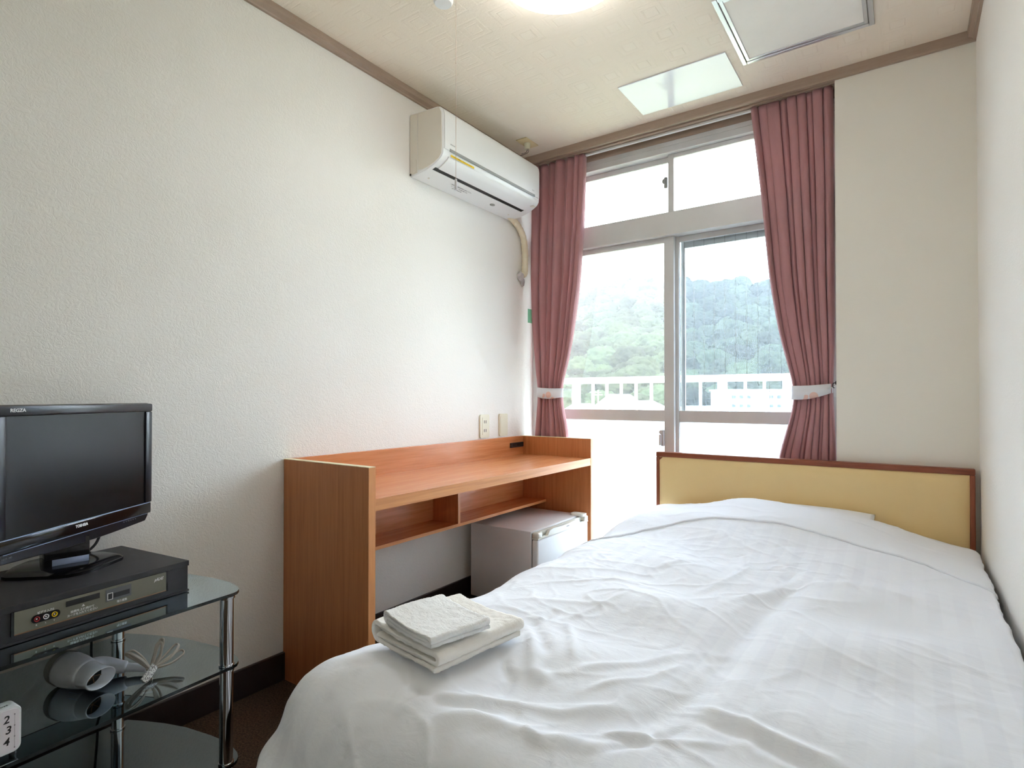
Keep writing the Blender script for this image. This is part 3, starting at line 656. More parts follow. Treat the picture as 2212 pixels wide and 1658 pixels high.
def duvet_pos(a, b_):
    # a,b cloth coordinates on numpy arrays -> surface positions and outward normals
    ix0, ix1, iy0, iy1 = DX0 + CR, DX1 - .035, DY0 + CR, 2.745
    nx = np.clip(a, ix0, ix1); ny = np.clip(b_, iy0, iy1); dx, dy = a - nx, b_ - ny; L = np.hypot(dx, dy) + 1e-9
    ux, uy = dx / L, dy / L
    r = np.where(dx > 0, .035, np.where(dy > 0, .05, CR))
    amax = 1.12
    th = np.minimum(L / r, amax); extra = np.maximum(0, L - r * amax)
    hor = r * np.sin(th) + extra * math.cos(amax) * 1.0; ver = -r * (1 - np.cos(th)) - extra * math.sin(amax)
    hor = np.where(dx > 0, np.minimum(hor, .036), hor)
    X = nx + ux * hor; Y = ny + uy * hor; Z = DZ + ver
    N = np.stack([ux * np.sin(th), uy * np.sin(th), np.cos(th)], -1)
    return X, Y, Z, N, L, extra
def duvet_grid(a0, a1, b0, b1, na, nb, lift=0, name='duvet_cover', m='sheet', parent=None, b0fn=None, thick=.006):
    aa = np.linspace(a0, a1, na); tt = np.linspace(0, 1, nb)
    A_, T_ = np.meshgrid(aa, tt); lo = b0 if b0fn is None else b0fn(A_); Bq = lo + (b1 - lo) * T_
    X, Y, Z, N, L, extra = duvet_pos(A_, Bq)
    f = dz_field(A_, Bq)
    out = np.zeros_like(X)
    for j in range(nb):
        for i in range(na):
            p = Vector((A_[j, i], Bq[j, i], 0))
            w = noise.noise(p * 3.1) * .010 + noise.noise(p * 7 + Vector((3, 0, 0))) * .005
            r1 = ridged(Vector((p.x * 4.5, p.y * 7.5, 0)), 1); r2 = ridged(Vector((p.x * 13, p.y * 9, 0)), 2); msk = .5 + .5 * noise.noise(p * 2.3 + Vector((9, 4, 0)))
            w += (max(0, r1) ** 6) * .006 * msk + (max(0, r2) ** 5) * .0026 * msk
            e = extra[j, i]
            if e > 0:
                ang = math.atan2(p.y - 1.2, p.x - 1.3) * 9
                w += min(1, e / .15) * (.016 * math.sin(p.x * 21 + p.y * 27) + .014 * noise.noise(p * 6 + Vector((1, 2, 3))))
            out[j, i] = w
    tot = f * np.maximum(0.15, N[..., 2]) + out + lift
    X += N[..., 0] * tot; Y += N[..., 1] * tot; Z += N[..., 2] * tot
    X = np.minimum(X, 2.150)
    bm = bmesh.new(); vs = [[bm.verts.new((X[j, i], Y[j, i], Z[j, i])) for i in range(na)] for j in range(nb)]
    for j in range(nb - 1):
        for i in range(na - 1): bm.faces.new((vs[j][i], vs[j][i + 1], vs[j + 1][i + 1], vs[j + 1][i]))
    q = B(); q.bm.free(); q.bm = bm; o = q.build(name, m, parent, True, auto=0)
    md = o.modifiers.new('thick', 'SOLIDIFY'); md.thickness = thick; md.offset = -1
    return o
dv = thing('duvet', 'crumpled white duvet spread over the whole bed', 'duvet', (1.5, 1.6, .42))
duvet_grid(DX0 + CR - .190 - .30, 2.16, DY0 + CR - .190 - .30, 2.80, 330, 470, parent=dv)
HX, HY = [.70, .93, 1.02, 1.15, 1.30, 1.50, 1.70, 1.97, 2.10, 2.2], [1.96, 2.06, 2.25, 2.36, 2.40, 2.40, 2.38, 2.33, 2.24, 2.15]
def hem(a):
    return np.interp(a, HX, HY)
duvet_grid(DX0 + CR - .16, 2.16, None, 2.805, 130, 70, lift=.007, name='turned_back_hem', m='sheet_plain', parent=dv, b0fn=hem, thick=.0075)
# pillow
pw = thing('pillow', 'white pillow under the duvet against the headboard', 'pillow', (1.5, 2.62, .46))
b = B(); N1 = 40; vs = {}
for side in (1, -1):
    for j in range(N1 + 1):
        for i in range(N1 + 1):
            s, t_ = i / N1 * 2 - 1, j / N1 * 2 - 1
            hgt = .030 * (max(0, (1 - abs(s) ** 3)) * max(0, (1 - abs(t_) ** 3))) ** .55
            x = 1.505 + .305 * s * (1 - .05 * t_ * t_ * (1 - abs(s))); y = 2.640 + .185 * t_ * (1 - .05 * s * s)
            if abs(s) == 1 or abs(t_) == 1:
                if (i, j) not in vs: vs[(i, j)] = b.bm.verts.new((x, y, .547 + .016 * t_))
                vs[(side, i, j)] = vs[(i, j)]
            else: vs[(side, i, j)] = b.bm.verts.new((x, y, .547 + .016 * t_ + side * hgt * (1 if side > 0 else .8)))
    for j in range(N1):
        for i in range(N1): b.bm.faces.new([vs[(side, i, j)], vs[(side, i + 1, j)], vs[(side, i + 1, j + 1)], vs[(side, i, j + 1)]][::side])
b.build('pillowcase', 'sheet_plain', pw, True, auto=0)

# towels
def ribbon_towel(name, label, origin, rz, width, depth, th, gaps, m, hems=True, seed=0, tilt=0):
    t = thing(name, label, 'towel', origin, rz)
    n_l = len(gaps); path = []
    # serpentine: layer heights
    zs = [th * .5 + sum(gaps[:k]) for k in range(n_l)]
    o_, i_ = 0, n_l - 1
    # outer wrap: bottom layer, round at x=0, top layer; then inner layers folded inside
    def arcpts(cx, z0, z1, s, n=8):
        r = (z1 - z0) / 2; return [(cx + s * abs(r) * math.sin(math.pi * k / n), (z0 + z1) / 2 - r * math.cos(math.pi * k / n)) for k in range(1, n)]
    W_ = width; R = (zs[-1] - zs[0]) / 2
    pts = [(W_ - .004, zs[0]), (W_ * .5, zs[0]), (R, zs[0])] + arcpts(R, zs[0], zs[-1], -1, 10) + [(R, zs[-1]), (W_ * .5, zs[-1]), (W_ - .008, zs[-1])]
    segs = [pts]
    r2 = (zs[-1] - zs[-2]) / 2
    pts2 = arcpts(W_ - .008, zs[-1], zs[-2], 1, 6) + [(W_ - .008, zs[-2]), (W_ * .5, zs[-2])]
    Ri = (zs[-2] - zs[1]) / 2 if n_l > 3 else 0
    if n_l > 3:
        xx = R * 2 - .004
        pts2 += [(xx, zs[-2])] + arcpts(xx, zs[-2], zs[1], -1, 8)[::1] + [(xx, zs[1]), (W_ * .5, zs[1]), (W_ - .012, zs[1])]
    else: pts2 += [(R, zs[-2])]
    line = pts + pts2
    # resample
    P2 = [Vector((x, z)) for x, z in line]; dense = []
    for a_, c_ in zip(P2, P2[1:]):
        k = max(1, int((c_ - a_).length / .0035)); dense += [a_.lerp(c_, q_ / k) for q_ in range(k)]
    dense.append(P2[-1]); ND = 80
    b = B(); rings = []
    for j in range(ND + 1):
        y = depth * j / ND; row_o, row_i = [], []
        ends = .0
        for k, p in enumerate(dense):
            tg = (dense[min(k + 1, len(dense) - 1)] - dense[max(k - 1, 0)]).normalized(); nn_ = Vector((-tg.y, tg.x))
            w = .0035 * noise.noise(Vector((p.x * 9 + seed, y * 9, p.y * 20))) + .0016 * noise.noise(Vector((p.x * 60, y * 60, p.y * 60 + seed)))
            sag = -.006 * math.sin(math.pi * min(1, p.x / W_)) * (p.y / max(.001, zs[-1])) + .010 * (p.y / zs[-1]) * tilt * (1 - p.x / W_)
            yo = y + (.004 * noise.noise(Vector((p.x * 12, k * .05, seed + j * .0)))) * (1 if j in (0, ND) else 0) - .002 * p.y / zs[-1]
            hh = th * (.46 if 0 < j < ND else .36)
            row_o.append((p.x + nn_.x * hh, yo, p.y + nn_.y * hh + w + sag)); row_i.append((p.x - nn_.x * hh, yo, p.y - nn_.y * hh + w + sag))
        fz = lambda q: tuple(Vector(q) + Vector((noise.noise(Vector(q) * 330), noise.noise(Vector(q) * 330 + Vector((7, 0, 0))), noise.noise(Vector(q) * 330 + Vector((0, 7, 0))))) * .0011)
        rings.append([fz(q) for q in row_o + row_i[::-1]])
    b.loft(rings); o = b.build('folded_cloth', m, t, True, local=True, auto=0)
    return t
ribbon_towel('folded_bath_towel', 'large folded cream-white bath towel lying on the duvet', (.950, .868, .512), math.radians(-9), .222, .246, .011, [0, .012, .018, .012], 'terry', seed=2, tilt=.9)
ribbon_towel('folded_hand_towel', 'small folded white hand towel on top of the bath towel', (.985, .868, .5585), math.radians(-13), .182, .152, .0082, [0, .0088, .009, .0088], 'terry_white', seed=6, tilt=.6)

# ------------------------------------------------------------------ TV stand
AX = math.atan2(-.076, .997)      # stand turned a few degrees
ul = Vector((-.076, .997, 0)); vi = Vector((-.997, -.076, 0)); F0 = Vector((.4745, .833, 0))
def SW(u, v, z): q = F0 + ul * u + vi * v; return (q.x, q.y, z)
st = thing('glass_tv_stand', 'smoked glass stand of three shelves with chrome posts by the left wall', 'tv stand', SW(-.40, .22, 0))
SL = .86
def shelf_outline():
    right = [(-.018, .0), (-.004, .005), (.008, .016), (.018, .035), (.0235, .056), (.030, .09), (.031, .118), (.028, .17), (.0145, .27), (-.004, .34), (-.028, .405), (-.054, .465)]
    return right + [(-SL - u, v) for u, v in right[::-1]]
def shelf(z0, z1):
    pol = shelf_outline(); g = B().prism(pol, lambda u, v, w: SW(u, v, w), z0 + .0004, z1).build('glass_shelf', 'smoke_glass', st)
    e = B(); n = len(pol)
    cu, cv = -SL / 2, .22
    outr = [[SW(u, v, z) for u, v in pol] for z in (z0, z1)]
    sc = lambda u, v: (cu + (u - cu) * .996, cv + (v - cv) * .992)
    inn = [[SW(*sc(u, v), z) for u, v in pol] for z in (z0, z1)]
    for k in range(n):
        k2 = (k + 1) % n
        A1, A2, B1, B2 = [e.bm.verts.new(p) for p in (outr[0][k], outr[0][k2], outr[1][k2], outr[1][k])]
        e.bm.faces.new((A1, A2, B1, B2))
        C1, C2 = e.bm.verts.new(inn[0][k]), e.bm.verts.new(inn[0][k2])
        e.bm.faces.new((A1, C1, C2, A2))
    e.build('polished_edge', 'smoke_edge', g)
for z0, z1 in ((.089, .097), (.343, .351), (.532, .540)): shelf(z0, z1)
for u, v in ((-.0260, .0165), (-.089, .432), (-SL + .026, .0165), (-SL + .089, .432)):
    for za, zb in ((.0, .083), (.103, .337), (.357, .532)):
        b = B(); b.cyl(SW(u, v, za), SW(u, v, zb), .0165, n=32); b.build('post', 'chrome', st, True)
    for zc in (.083, .097, .337, .351):
        lathe([(.0165, zc), (.0185, zc + .001), (.0185, zc + .005), (.0165, zc + .006)], SW(u, v, 0)[:2], 32).build('collar', 'chrome', st, True)
    lathe([(.0190, .526), (.0195, .528), (.0195, .532)], SW(u, v, 0)[:2], 32).build('collar', 'chrome', st, True)
# ------------------------------------------------------------------ coin / card box
fr = Vector((.367, .755, 0)); dl = Vector((.1182, -.993, 0)); dn = Vector((-.993, -.1182, 0))
def BW(l, dpt, z): q = fr + dl * l + dn * dpt; return (q.x, q.y, z)
bx = thing('card_tv_controller', 'flat black control box with olive front plate under the television', 'control box', BW(.21, .16, .5405))
def bbox(l0, l1, d0, d1, z0, z1, name, m, parent, bev=0):
    b = B(); b.box(l0, l1, d0, d1, z0, z1, bev)
    for v in b.bm.verts: v.co = Vector(BW(v.co.x, v.co.y, v.co.z))
    return b.build(name, m, parent)
bbox(0, .42, 0, .317, .608, .6215, 'top_board', 'box', bx, .001)
bbox(.002, .418, .003, .314, .546, .608, 'body', 'box', bx)
bbox(.0, .42, .0, .02, .5415, .546, 'foot_rail', 'box', bx); bbox(.0, .42, .30, .317, .5415, .546, 'foot_rail', 'box', bx)
fp = bbox(.060, .372, .0005, .003, .561, .6065, 'front_plate', 'faceplate', bx)
bbox(.056, .060, .000, .003, .558, .6075, 'plate_shadow_strip', 'black_gloss', bx); bbox(.372, .377, .000, .003, .558, .6075, 'plate_shadow_strip', 'black_gloss', bx)  # solid black strips stand in for the shadow beside the plate
bbox(.060, .372, -.0005, .003, .5592, .5608, 'brass_strip', 'brass', bx)
bbox(.213, .280, -.0005, .001, .5885, .6005, 'card_slot', 'black_gloss', fp)
bbox(.144, .200, -.0003, .001, .574, .6015, 'display_window', 'faceplate2', fp)
bbox(.185, .197, -.0007, -.0002, .577, .593, 'button_frame', 'print_white', fp); bbox(.1865, .1955, -.001, -.0006, .5785, .5915, 'button', 'dark', fp)
bbox(.148, .184, -.0006, -.0002, .5795, .5905, 'display', 'dark', fp)
b = B(); b.prism(rrect(.291, .343, .5725, .5895, .0082), lambda u, v, w: BW(u, w, v), -.0006, .001); b.build('jack_plate', 'black_gloss', fp)
for l, c in ((.334, 'red'), (.3175, 'print_white'), (.302, 'yellow')):
    b = B()
    pr = [(.0052, -.0006), (.0054, -.003), (.0042, -.0032), (.0036, -.0008)]
    b.loft([[BW(l + r * math.cos(2 * math.pi * k / 20), d_, .581 + r * math.sin(2 * math.pi * k / 20)) for k in range(20)] for r, d_ in pr], cap=False); b.build('jack_ring', c, fp, True)
    b = B(); b.cyl(BW(l, -.0006, .581), BW(l, -.0015, .581), .0016, n=10); b.build('jack_core', 'print_white', fp)
xd = -dl; zd = Vector((0, 0, 1))
def btxt(body, l, z, size, sx=1.0, shear=0, bold=.00008): return text('printed_text', body, size, 'print_white', fp, BW(l, -.0004, z), xd, zd, 'CENTER', shear, sx, bold=bold)
btxt('ビデオ入力2', .3175, .5925, .0056, 1.0); btxt('絵柄を上に向けて', .2475, .5742, .0060, 1.0); btxt('カードを入れてください', .2475, .5672, .0060, .92); btxt('残り度数', .165, .5678, .0060, .95)
btxt('R', .334, .5680, .0045); btxt('L', .3175, .5680, .0045); btxt('V', .302, .5680, .0045)
btxt('pALAS', .0795, .5940, .0105, .72, .5, .0002)
b = B(); b.prism([(.2495, .5800), (.2430, .5800), (.24625, .5852)], lambda u, v, w: BW(u, w, v), -.0006, .0005); b.build('arrow_mark', 'print_white', fp)
# ------------------------------------------------------------------ television
tv = thing('television', 'black flat television on a swivel foot, screen off', 'television', (.170, .550, .6215))
TC = Vector((.212, .569, 0)); te = Vector((-.533, .846, 0)).normalized(); tn = Vector((.846, .533, 0)).normalized()
def TW(s, n, z): q = TC + te * s + tn * n; return (q.x, q.y, z)
def outline(hw, z1, z0c, z0s, rt, rb, n=6):
    # rounded top corners, gently bowed bottom
    p = arc(hw - rt, z1 - rt, rt, 0, 90, n) + arc(-hw + rt, z1 - rt, rt, 90, 180, n) + [(-hw * .995, (z1 + z0s) / 2)]
    p += [(-hw * .975, z0s + .03), (-hw * .955, z0s + .012), (-hw * .915, z0s)]
    p += [(-hw * .915 + hw * 1.83 * k / 10, z0s + (z0c - z0s) * math.sin(math.pi * k / 10)) for k in range(1, 10)]
    p += [(hw * .915, z0s), (hw * .955, z0s + .012), (hw * .975, z0s + .03), (hw * .995, (z1 + z0s) / 2)]
    return p
oo = outline(.2485, 1.034, .683, .690, .012, .03)
def ring(pol, n_, sc=1.0, dz=0): return [TW(s * sc, n_, .86 + (z - .86) * sc + dz) for s, z in pol]
b = B(); b.loft([ring(oo, -.050, .82), ring(oo, -.042, .93), ring(oo, -.012, .985), ring(oo, -.004, 1.0), ring(oo, .001, .995), ring(oo, .004, .985)])
b.build('cabinet', 'bezel', tv, True, auto=30)
SX, SZ0, SZ1 = .2185, .743, 1.009
def bar(s0, s1, z0, z1, n0, n1, name, m, par=None, bev=.0015):
    b = B(); b.box(s0, s1, n0, n1, z0, z1, bev)
    for v in b.bm.verts: v.co = Vector(TW(v.co.x, v.co.y, v.co.z))
    return b.build(name, m, par or tv, True)
# bevel frame around the screen
bar(-.2465, .2465, SZ1, 1.032, .001, .010, 'top_bezel', 'bezel', bev=.004)
bar(-.2450, -SX, SZ0, SZ1, .001, .010, 'side_bezel', 'bezel', bev=.003); bar(SX, .2450, SZ0, SZ1, .001, .010, 'side_bezel', 'bezel', bev=.003)
bar(-.2420, .2420, .712, SZ0, .001, .010, 'bottom_bezel', 'black_gloss', bev=.0035)
bar(-.235, .235, SZ0 - .001, SZ0 + .0012, .008, .0108, 'bezel_highlight_line', 'silverband', bev=.0004)  # pale strip stands in for the highlight along the bezel edge
bar(-.225, .225, .7118, .7128, .0085, .0106, 'bezel_groove', 'silverband', bev=.0003)
bar(-SX, SX, SZ0, SZ1, .0035, .0052, 'screen', 'screen', bev=0)
text('lettering', 'TOSHIBA', .0098, 'print_white', tv, TW(-.015, .0104, .731), te, zd, 'CENTER', 0, .95, bold=.0003)
text('lettering', 'REGZA', .0105, 'print_white', tv, TW(-.212, .0104, 1.0215), te, zd, 'LEFT', 0, 1.15, bold=.0003)
text('small_print', 'HDMI  HD', .0055, 'print_grey', tv, TW(-.225, .0062, .703), te, zd, 'LEFT')
text('small_print', '19A8000', .0045, 'print_grey', tv, TW(.190, .0104, .730), te, zd, 'LEFT') if False else None
for k in range(6): bar(.135 + k * .009, .1385 + k * .009, .7045, .7065, .0035, .0062, 'indicator_mark', 'print_grey', bev=0)
# neck and foot
fx = Vector((.991, -.132, 0)); fs = Vector((.132, .991, 0)); FC = Vector((.163, .545, 0))
def FW(f, s, z): q = FC + fx * f + fs * s; return (q.x, q.y, z)
foot = [(.122, -.012), (.122, .012), (.112, .035), (.072, .085), (.044, .116), (.030, .122), (.010, .116), (-.03, .10), (-.07, .07), (-.085, .03), (-.085, -.03), (-.07, -.07), (-.03, -.10), (.010, -.116), (.030, -.122), (.044, -.116), (.072, -.085), (.112, -.035)]
b = B(); b.loft([[FW(f, s, .6218) for f, s in foot], [FW(f, s, .629) for f, s in foot], [FW(f * .93 - .003, s * .95, .634) for f, s in foot], [FW(f * .80 - .006, s * .84, .637) for f, s in foot]])
b.build('foot', 'black_gloss', tv, True, auto=25)
def nbox(f0, f1, s0, s1, z0, z1, name, m, bev=.003):
    b = B(); b.box(f0, f1, s0, s1, z0, z1, bev)
    for v in b.bm.verts: v.co = Vector(FW(v.co.x, v.co.y, v.co.z))
    return b.build(name, m, tv, True)
nbox(-.015, .045, -.046, .046, .636, .700, 'neck', 'black_gloss'); nbox(.0445, .0465, -.030, .044, .6365, .652, 'neck_band', 'silverband', .0004)
b = B(); b.tube(spline([TW(.12, -.045, .72), TW(.118, -.05, .67), TW(.10, -.058, .642), TW(.06, -.075, .626), TW(.02, -.12, .6255)], 6), .0035); b.build('power_cable', 'rubber', tv, True)
# hanging cables behind the stand
cb = thing('hanging_cable', 'black power cable hanging down behind the glass shelves', 'cable', (.02, .60, 0))
b = B(); b.tube(spline([(.045, .71, .600), (.020, .690, .54), (.018, .665, .45), (.022, .655, .36), (.020, .665, .22), (.022, .672, .08), (.03, .66, .012)], 8), .0032, 8); b.build('cable', 'rubber', cb, True)

# ------------------------------------------------------------------ hair dryer on the middle shelf
hd = thing('hair_dryer', 'pale grey hair dryer lying on the middle glass shelf', 'hair dryer', (.30, .57, .351))
ax = (Vector((.345, .560, .392)) - Vector((.225, .520, .402))).normalized()
c0 = Vector((.220, .521, .3935)); sd = ax.cross(Vector((0, 0, 1))).normalized(); upv = sd.cross(ax).normalized()
def DR(t_, r, ez=1.0, es=1.0, n=28): r *= .90; c = c0 + ax * t_; return [c + upv * r * ez * math.sin(2 * math.pi * k / n) + sd * r * es * math.cos(2 * math.pi * k / n) for k in range(n)]
B().loft([DR(-.004, .020), DR(.0, .034), DR(.012, .041), DR(.035, .0445), DR(.062, .042), DR(.085, .037), DR(.093, .034)]).build('barrel', 'dryer', hd, True, auto=0)
B().loft([DR(-.003, .039), DR(.004, .0425), DR(.018, .0447), DR(.021, .0447)], cap=False).build('rear_grille', 'grey_strip', hd, True)
# nozzle: flattens to a wide oval
B().loft([DR(.088, .035), DR(.100, .034, .98, 1.0), DR(.118, .033, .85, 1.12), DR(.134, .034, .78, 1.22), DR(.136, .0328, .77, 1.21), DR(.134, .0312, .76, 1.2), DR(.116, .029, .8, 1.1), DR(.104, .025, .9, 1.0)], cap=False).build('nozzle', 'dryer', hd, True, auto=0)
B().loft([DR(.104, .0255, .9, 1.0), DR(.106, .0255, .9, 1.0)]).build('dark_outlet', 'dark', hd)
b = B()
for k in range(3):
    a_ = math.pi * k / 3 + .3; dv_ = upv * math.sin(a_) * .02 + sd * math.cos(a_) * .023; c = c0 + ax * .108; b.cyl(c - dv_, c + dv_, .0007, n=6)
b.build('grille_wire', 'brass', hd)
hdl = spline([c0 + ax * .045 + Vector((.005, .02, -.004)), Vector((.268, .592, .385)), Vector((.292, .622, .374)), Vector((.303, .636, .370))], 6)
b = B(); b.tube(hdl, [.022, .0225, .0225, .022, .0215, .021, .0205, .020, .020, .0195, .019, .0185, .018, .0175, .0172, .017, .0165, .016, .010][:len(hdl)], 20, .85); b.build('handle', 'dryer', hd, True, auto=0)
b = B(); b.tube([hdl[-2], hdl[-1] + Vector((.012, .012, -.002)), hdl[-1] + Vector((.036, .030, -.005))], [.0105, .0100, .0085], 14); b.build('cord_sleeve', 'dryer', hd, True)
e0 = hdl[-1] + Vector((.034, .028, -.005))
b = B(); K = Vector((.356, .668, .366))
def loop(pts, o=(0, 0, 0)): b.tube(spline([K + (Vector(p) - K) * 1.12 for p in pts], 8), .0042, 8, .55)
loop([e0, e0 + Vector((.004, .006, .004)), K + Vector((0, -.006, .002)), K, K + Vector((.004, .010, .008))])
loop([K, K + Vector((-.014, -.018, .024)), K + Vector((-.020, -.034, .044)), K + Vector((-.010, -.030, .050)), K + Vector((-.002, -.014, .030)), K + Vector((.002, .0, .0))])
loop([K, K + Vector((-.017, -.018, .020)), K + Vector((-.026, -.038, .040)), K + Vector((-.012, -.038, .048)), K + Vector((.002, -.016, .026)), K + Vector((.004, .0, .0))])
loop([K, K + Vector((-.004, .010, .028)), K + Vector((-.006, .022, .054)), K + Vector((.002, .026, .056)), K + Vector((.004, .018, .028)), K])
loop([K, K + Vector((.000, .008, .026)), K + Vector((-.001, .014, .050)), K + Vector((.007, .020, .052)), K + Vector((.010, .014, .024)), K])
loop([K, K + Vector((.0, .028, .020)), K + Vector((-.002, .052, .036)), K + Vector((.008, .056, .034)), K + Vector((.010, .034, .014)), K])
loop([K, K + Vector((.004, .026, .012)), K + Vector((.004, .060, .022)), K + Vector((.014, .064, .016)), K + Vector((.014, .036, .004)), K])
loop([K, K + Vector((.0, -.01, -.006)), K + Vector((.012, -.02, -.011)), K + Vector((.024, -.006, -.012))])
b.build('coiled_cord', 'flex', hd, True)
b = B(); rings = []
for k in range(9):
    s = k / 8; c = K + Vector((.008 + .032 * s, .006 - .040 * s, .006 - .016 * s + .010 * (s - .5) ** 2)); rings.append([c + Vector((-.003, -.004, .009)), c + Vector((.004, .006, -.004)) if s < .9 else c + Vector((.004, .006, -.003))])
b.loft(rings, cap=False, closed=False); o = b.build('paper_label', 'tag', hd, True); o.modifiers.new('t', 'SOLIDIFY').thickness = .0006

# ------------------------------------------------------------------ clock and plant at the left edge
ck = thing('table_clock', 'small white square alarm clock at the left picture edge', 'clock', (.470, .325, .351))
cy0, cy1, cz0, cz1 = .266, .379, .358, .447
def CW(l, d_, z): # l = along stand front (0 at right edge), d_ = inward
    q = Vector((.488, .379, 0)) - ul * l + vi * d_; return (q.x, q.y, z)
pol = rrect(0, .108, .359, .4485, .013, 7)
b = B(); b.loft([[CW(l + (.054 - l) * .02, 0, z + (.404 - z) * .02) for l, z in pol], [CW(l, .003, z) for l, z in pol], [CW(l, .034, z) for l, z in pol], [CW(l + (.054 - l) * .06, .040, z + (.404 - z) * .06) for l, z in pol]]); b.build('case', 'clock', ck, True, auto=30)
pol2 = rrect(.0045, .1035, .3635, .444, .009, 6)
B().prism(pol2, lambda u, v, w: CW(u, w, v), -.0008, .001).build('dial', 'clock_face', ck)
cc = (.054, .4035)
NUM0 = {12: (.054, .4345), 1: (.032, .4345), 2: (.0175, .4295), 3: (.0145, .4085), 4: (.0175, .3865), 5: (.034, .3725), 6: (.054, .3725), 7: (.074, .3725), 8: (.0905, .3865), 9: (.0935, .4085), 10: (.0905, .4295), 11: (.076, .4345)}
for n_, (l, z) in NUM0.items():
    l += .007 if l < .04 else 0; z -= .0035
    text('numeral', str(n_), .0205, 'print_dark', ck, CW(l, -.0010, z), ul, zd, 'CENTER', .15, .95, bold=.0003)
b = B()
for k in range(25):
    z = .3685 + k * (.064 / 24); l = .0115; r = .0009 if k % 8 == 0 else .0004
    b.cyl(CW(l, -.0006, z), CW(l, -.0014, z), r, n=8)
dts = b.build('minute_dots', 'print_dark', ck); dts['kind'] = 'stuff'
for dx_, dz_, w in ((-.018, .010, .0014), (.008, .028, .0010)):
    b = B(); b.tube([CW(cc[0], -.0022, cc[1]), CW(cc[0] + dx_, -.0022, cc[1] + dz_)], w, 6); b.build('hand', 'print_dark', ck)
text('top_print', 'SNOOZE', .006, 'print_dark', ck, CW(.018, .012, .4488), ul, vi, 'RIGHT')
B().cyl(CW(.010, .012, .3512), CW(.010, .012, .3600), .006, n=14).build('foot', 'dark', ck); B().cyl(CW(.098, .012, .3512), CW(.098, .012, .3600), .006, n=14).build('foot', 'dark', ck)
pt = thing('potted_plant', 'bright green leaf of a small plant behind the clock', 'plant', (.42, .30, .351))
lathe([(.018, .352), (.026, .354), (.030, .392), (.027, .393), (.026, .386), (.002, .385)], (.405, .270), 24).build('pot', 'pot', pt, True)
def leaf(p0, p1, bend, w):
    p0, p1 = Vector(p0), Vector(p1); d_ = p1 - p0; sdv = d_.cross(Vector((1, -.2, .3))).normalized(); rings = []
    for k in range(9):
        s = k / 8; c = p0 + d_ * s + Vector(bend) * math.sin(math.pi * s * .8); ww = w * math.sin(math.pi * (s * .92 + .06)) ** .8
        rings.append([c - sdv * ww, c + Vector((0, 0, -.002)), c + sdv * ww])
    b = B(); b.loft(rings, cap=False, closed=False); o = b.build('leaf', 'leaf', pt, True, auto=0); o.modifiers.new('t', 'SOLIDIFY').thickness = .0008
leaf((.405, .270, .39), (.43, .352, .478), (.005, .01, .01), .017)
leaf((.405, .270, .39), (.37, .23, .465), (-.005, -.01, .01), .015); leaf((.405, .270, .39), (.44, .24, .46), (.01, -.01, .01), .015); leaf((.405, .270, .39), (.40, .27, .49), (.012, 0, .0), .016)

# ------------------------------------------------------------------ balcony
struct(B().box(-1.6, 3.4, 3.12, 4.20, -.18, -.05).build('balcony_floor', 'concrete'))
rl = thing('balcony_railing', 'white painted metal railing along the balcony outside the window', 'railing', (.4, 4.1, -.05))
B().box(-1.6, 3.4, 4.08, 4.125, 1.160, 1.208, .004).build('top_rail', 'balcony', rl)
B().box(-1.6, 3.4, 4.085, 4.115, .02, .055, .003).build('bottom_rail', 'balcony', rl)
PX = [-.285 + 1.148 * k for k in range(-1, 4)]
for k, x in enumerate(PX): B().box(x - .030, x + .030, 4.08, 4.12, -.05, 1.16, .003).build('post', 'balcony', rl)
B().box(-.318, -.3145, 4.079, 4.10, 1.03, 1.08, .001).build('rust_patch', 'rust', rl)
for p0 in PX:
    for j in range(1, 9):
        x = p0 + .030 + j * (1.148 - .06) / 9; B().box(x - .0085, x + .0085, 4.09, 4.107, .055, 1.16).build('baluster', 'balcony', rl)

# ------------------------------------------------------------------ valley, houses, hill, forest
C0 = Vector((1.9272, 0))
Fw = Vector((-.5704, .8214)); Rw = Vector((.8214, .5704))
def along(px, dist):
    u = (px - 1106) / FPX; d_ = (Fw + Rw * u).normalized(); q = C0 + d_ * dist; return q.x, q.y
GZ = -7.0
def ridge_h(az):   # az as picture column: where the skyline stands, tan of elevation
    return float(np.interp(az, [300, 900, 1180, 1240, 1330, 1400, 1475, 1560, 1665, 1800, 2300], [.10, .145, .150, .158, .178, .183, .178, .170, .164, .150, .10]))
def hill_z(px, dist):
    if dist < 185: return GZ
    top_d = 400; zt = 1.05 + ridge_h(px) * top_d
    s = (dist - 185) / (top_d - 185)
    if s <= 1: return GZ + (zt - GZ) * (s ** 1.12) + 3.0 * noise.noise(Vector((px * .012, dist * .03, 0))) * math.sin(math.pi * s)
    return zt - (dist - top_d) * .25
struct(B().box(-700, 500, 4.6, 900, GZ - .5, GZ).build('valley_ground', 'field'))
b = B(); rows = []; PXS = np.linspace(-1500, 3700, 150); DS = np.linspace(180, 520, 50)
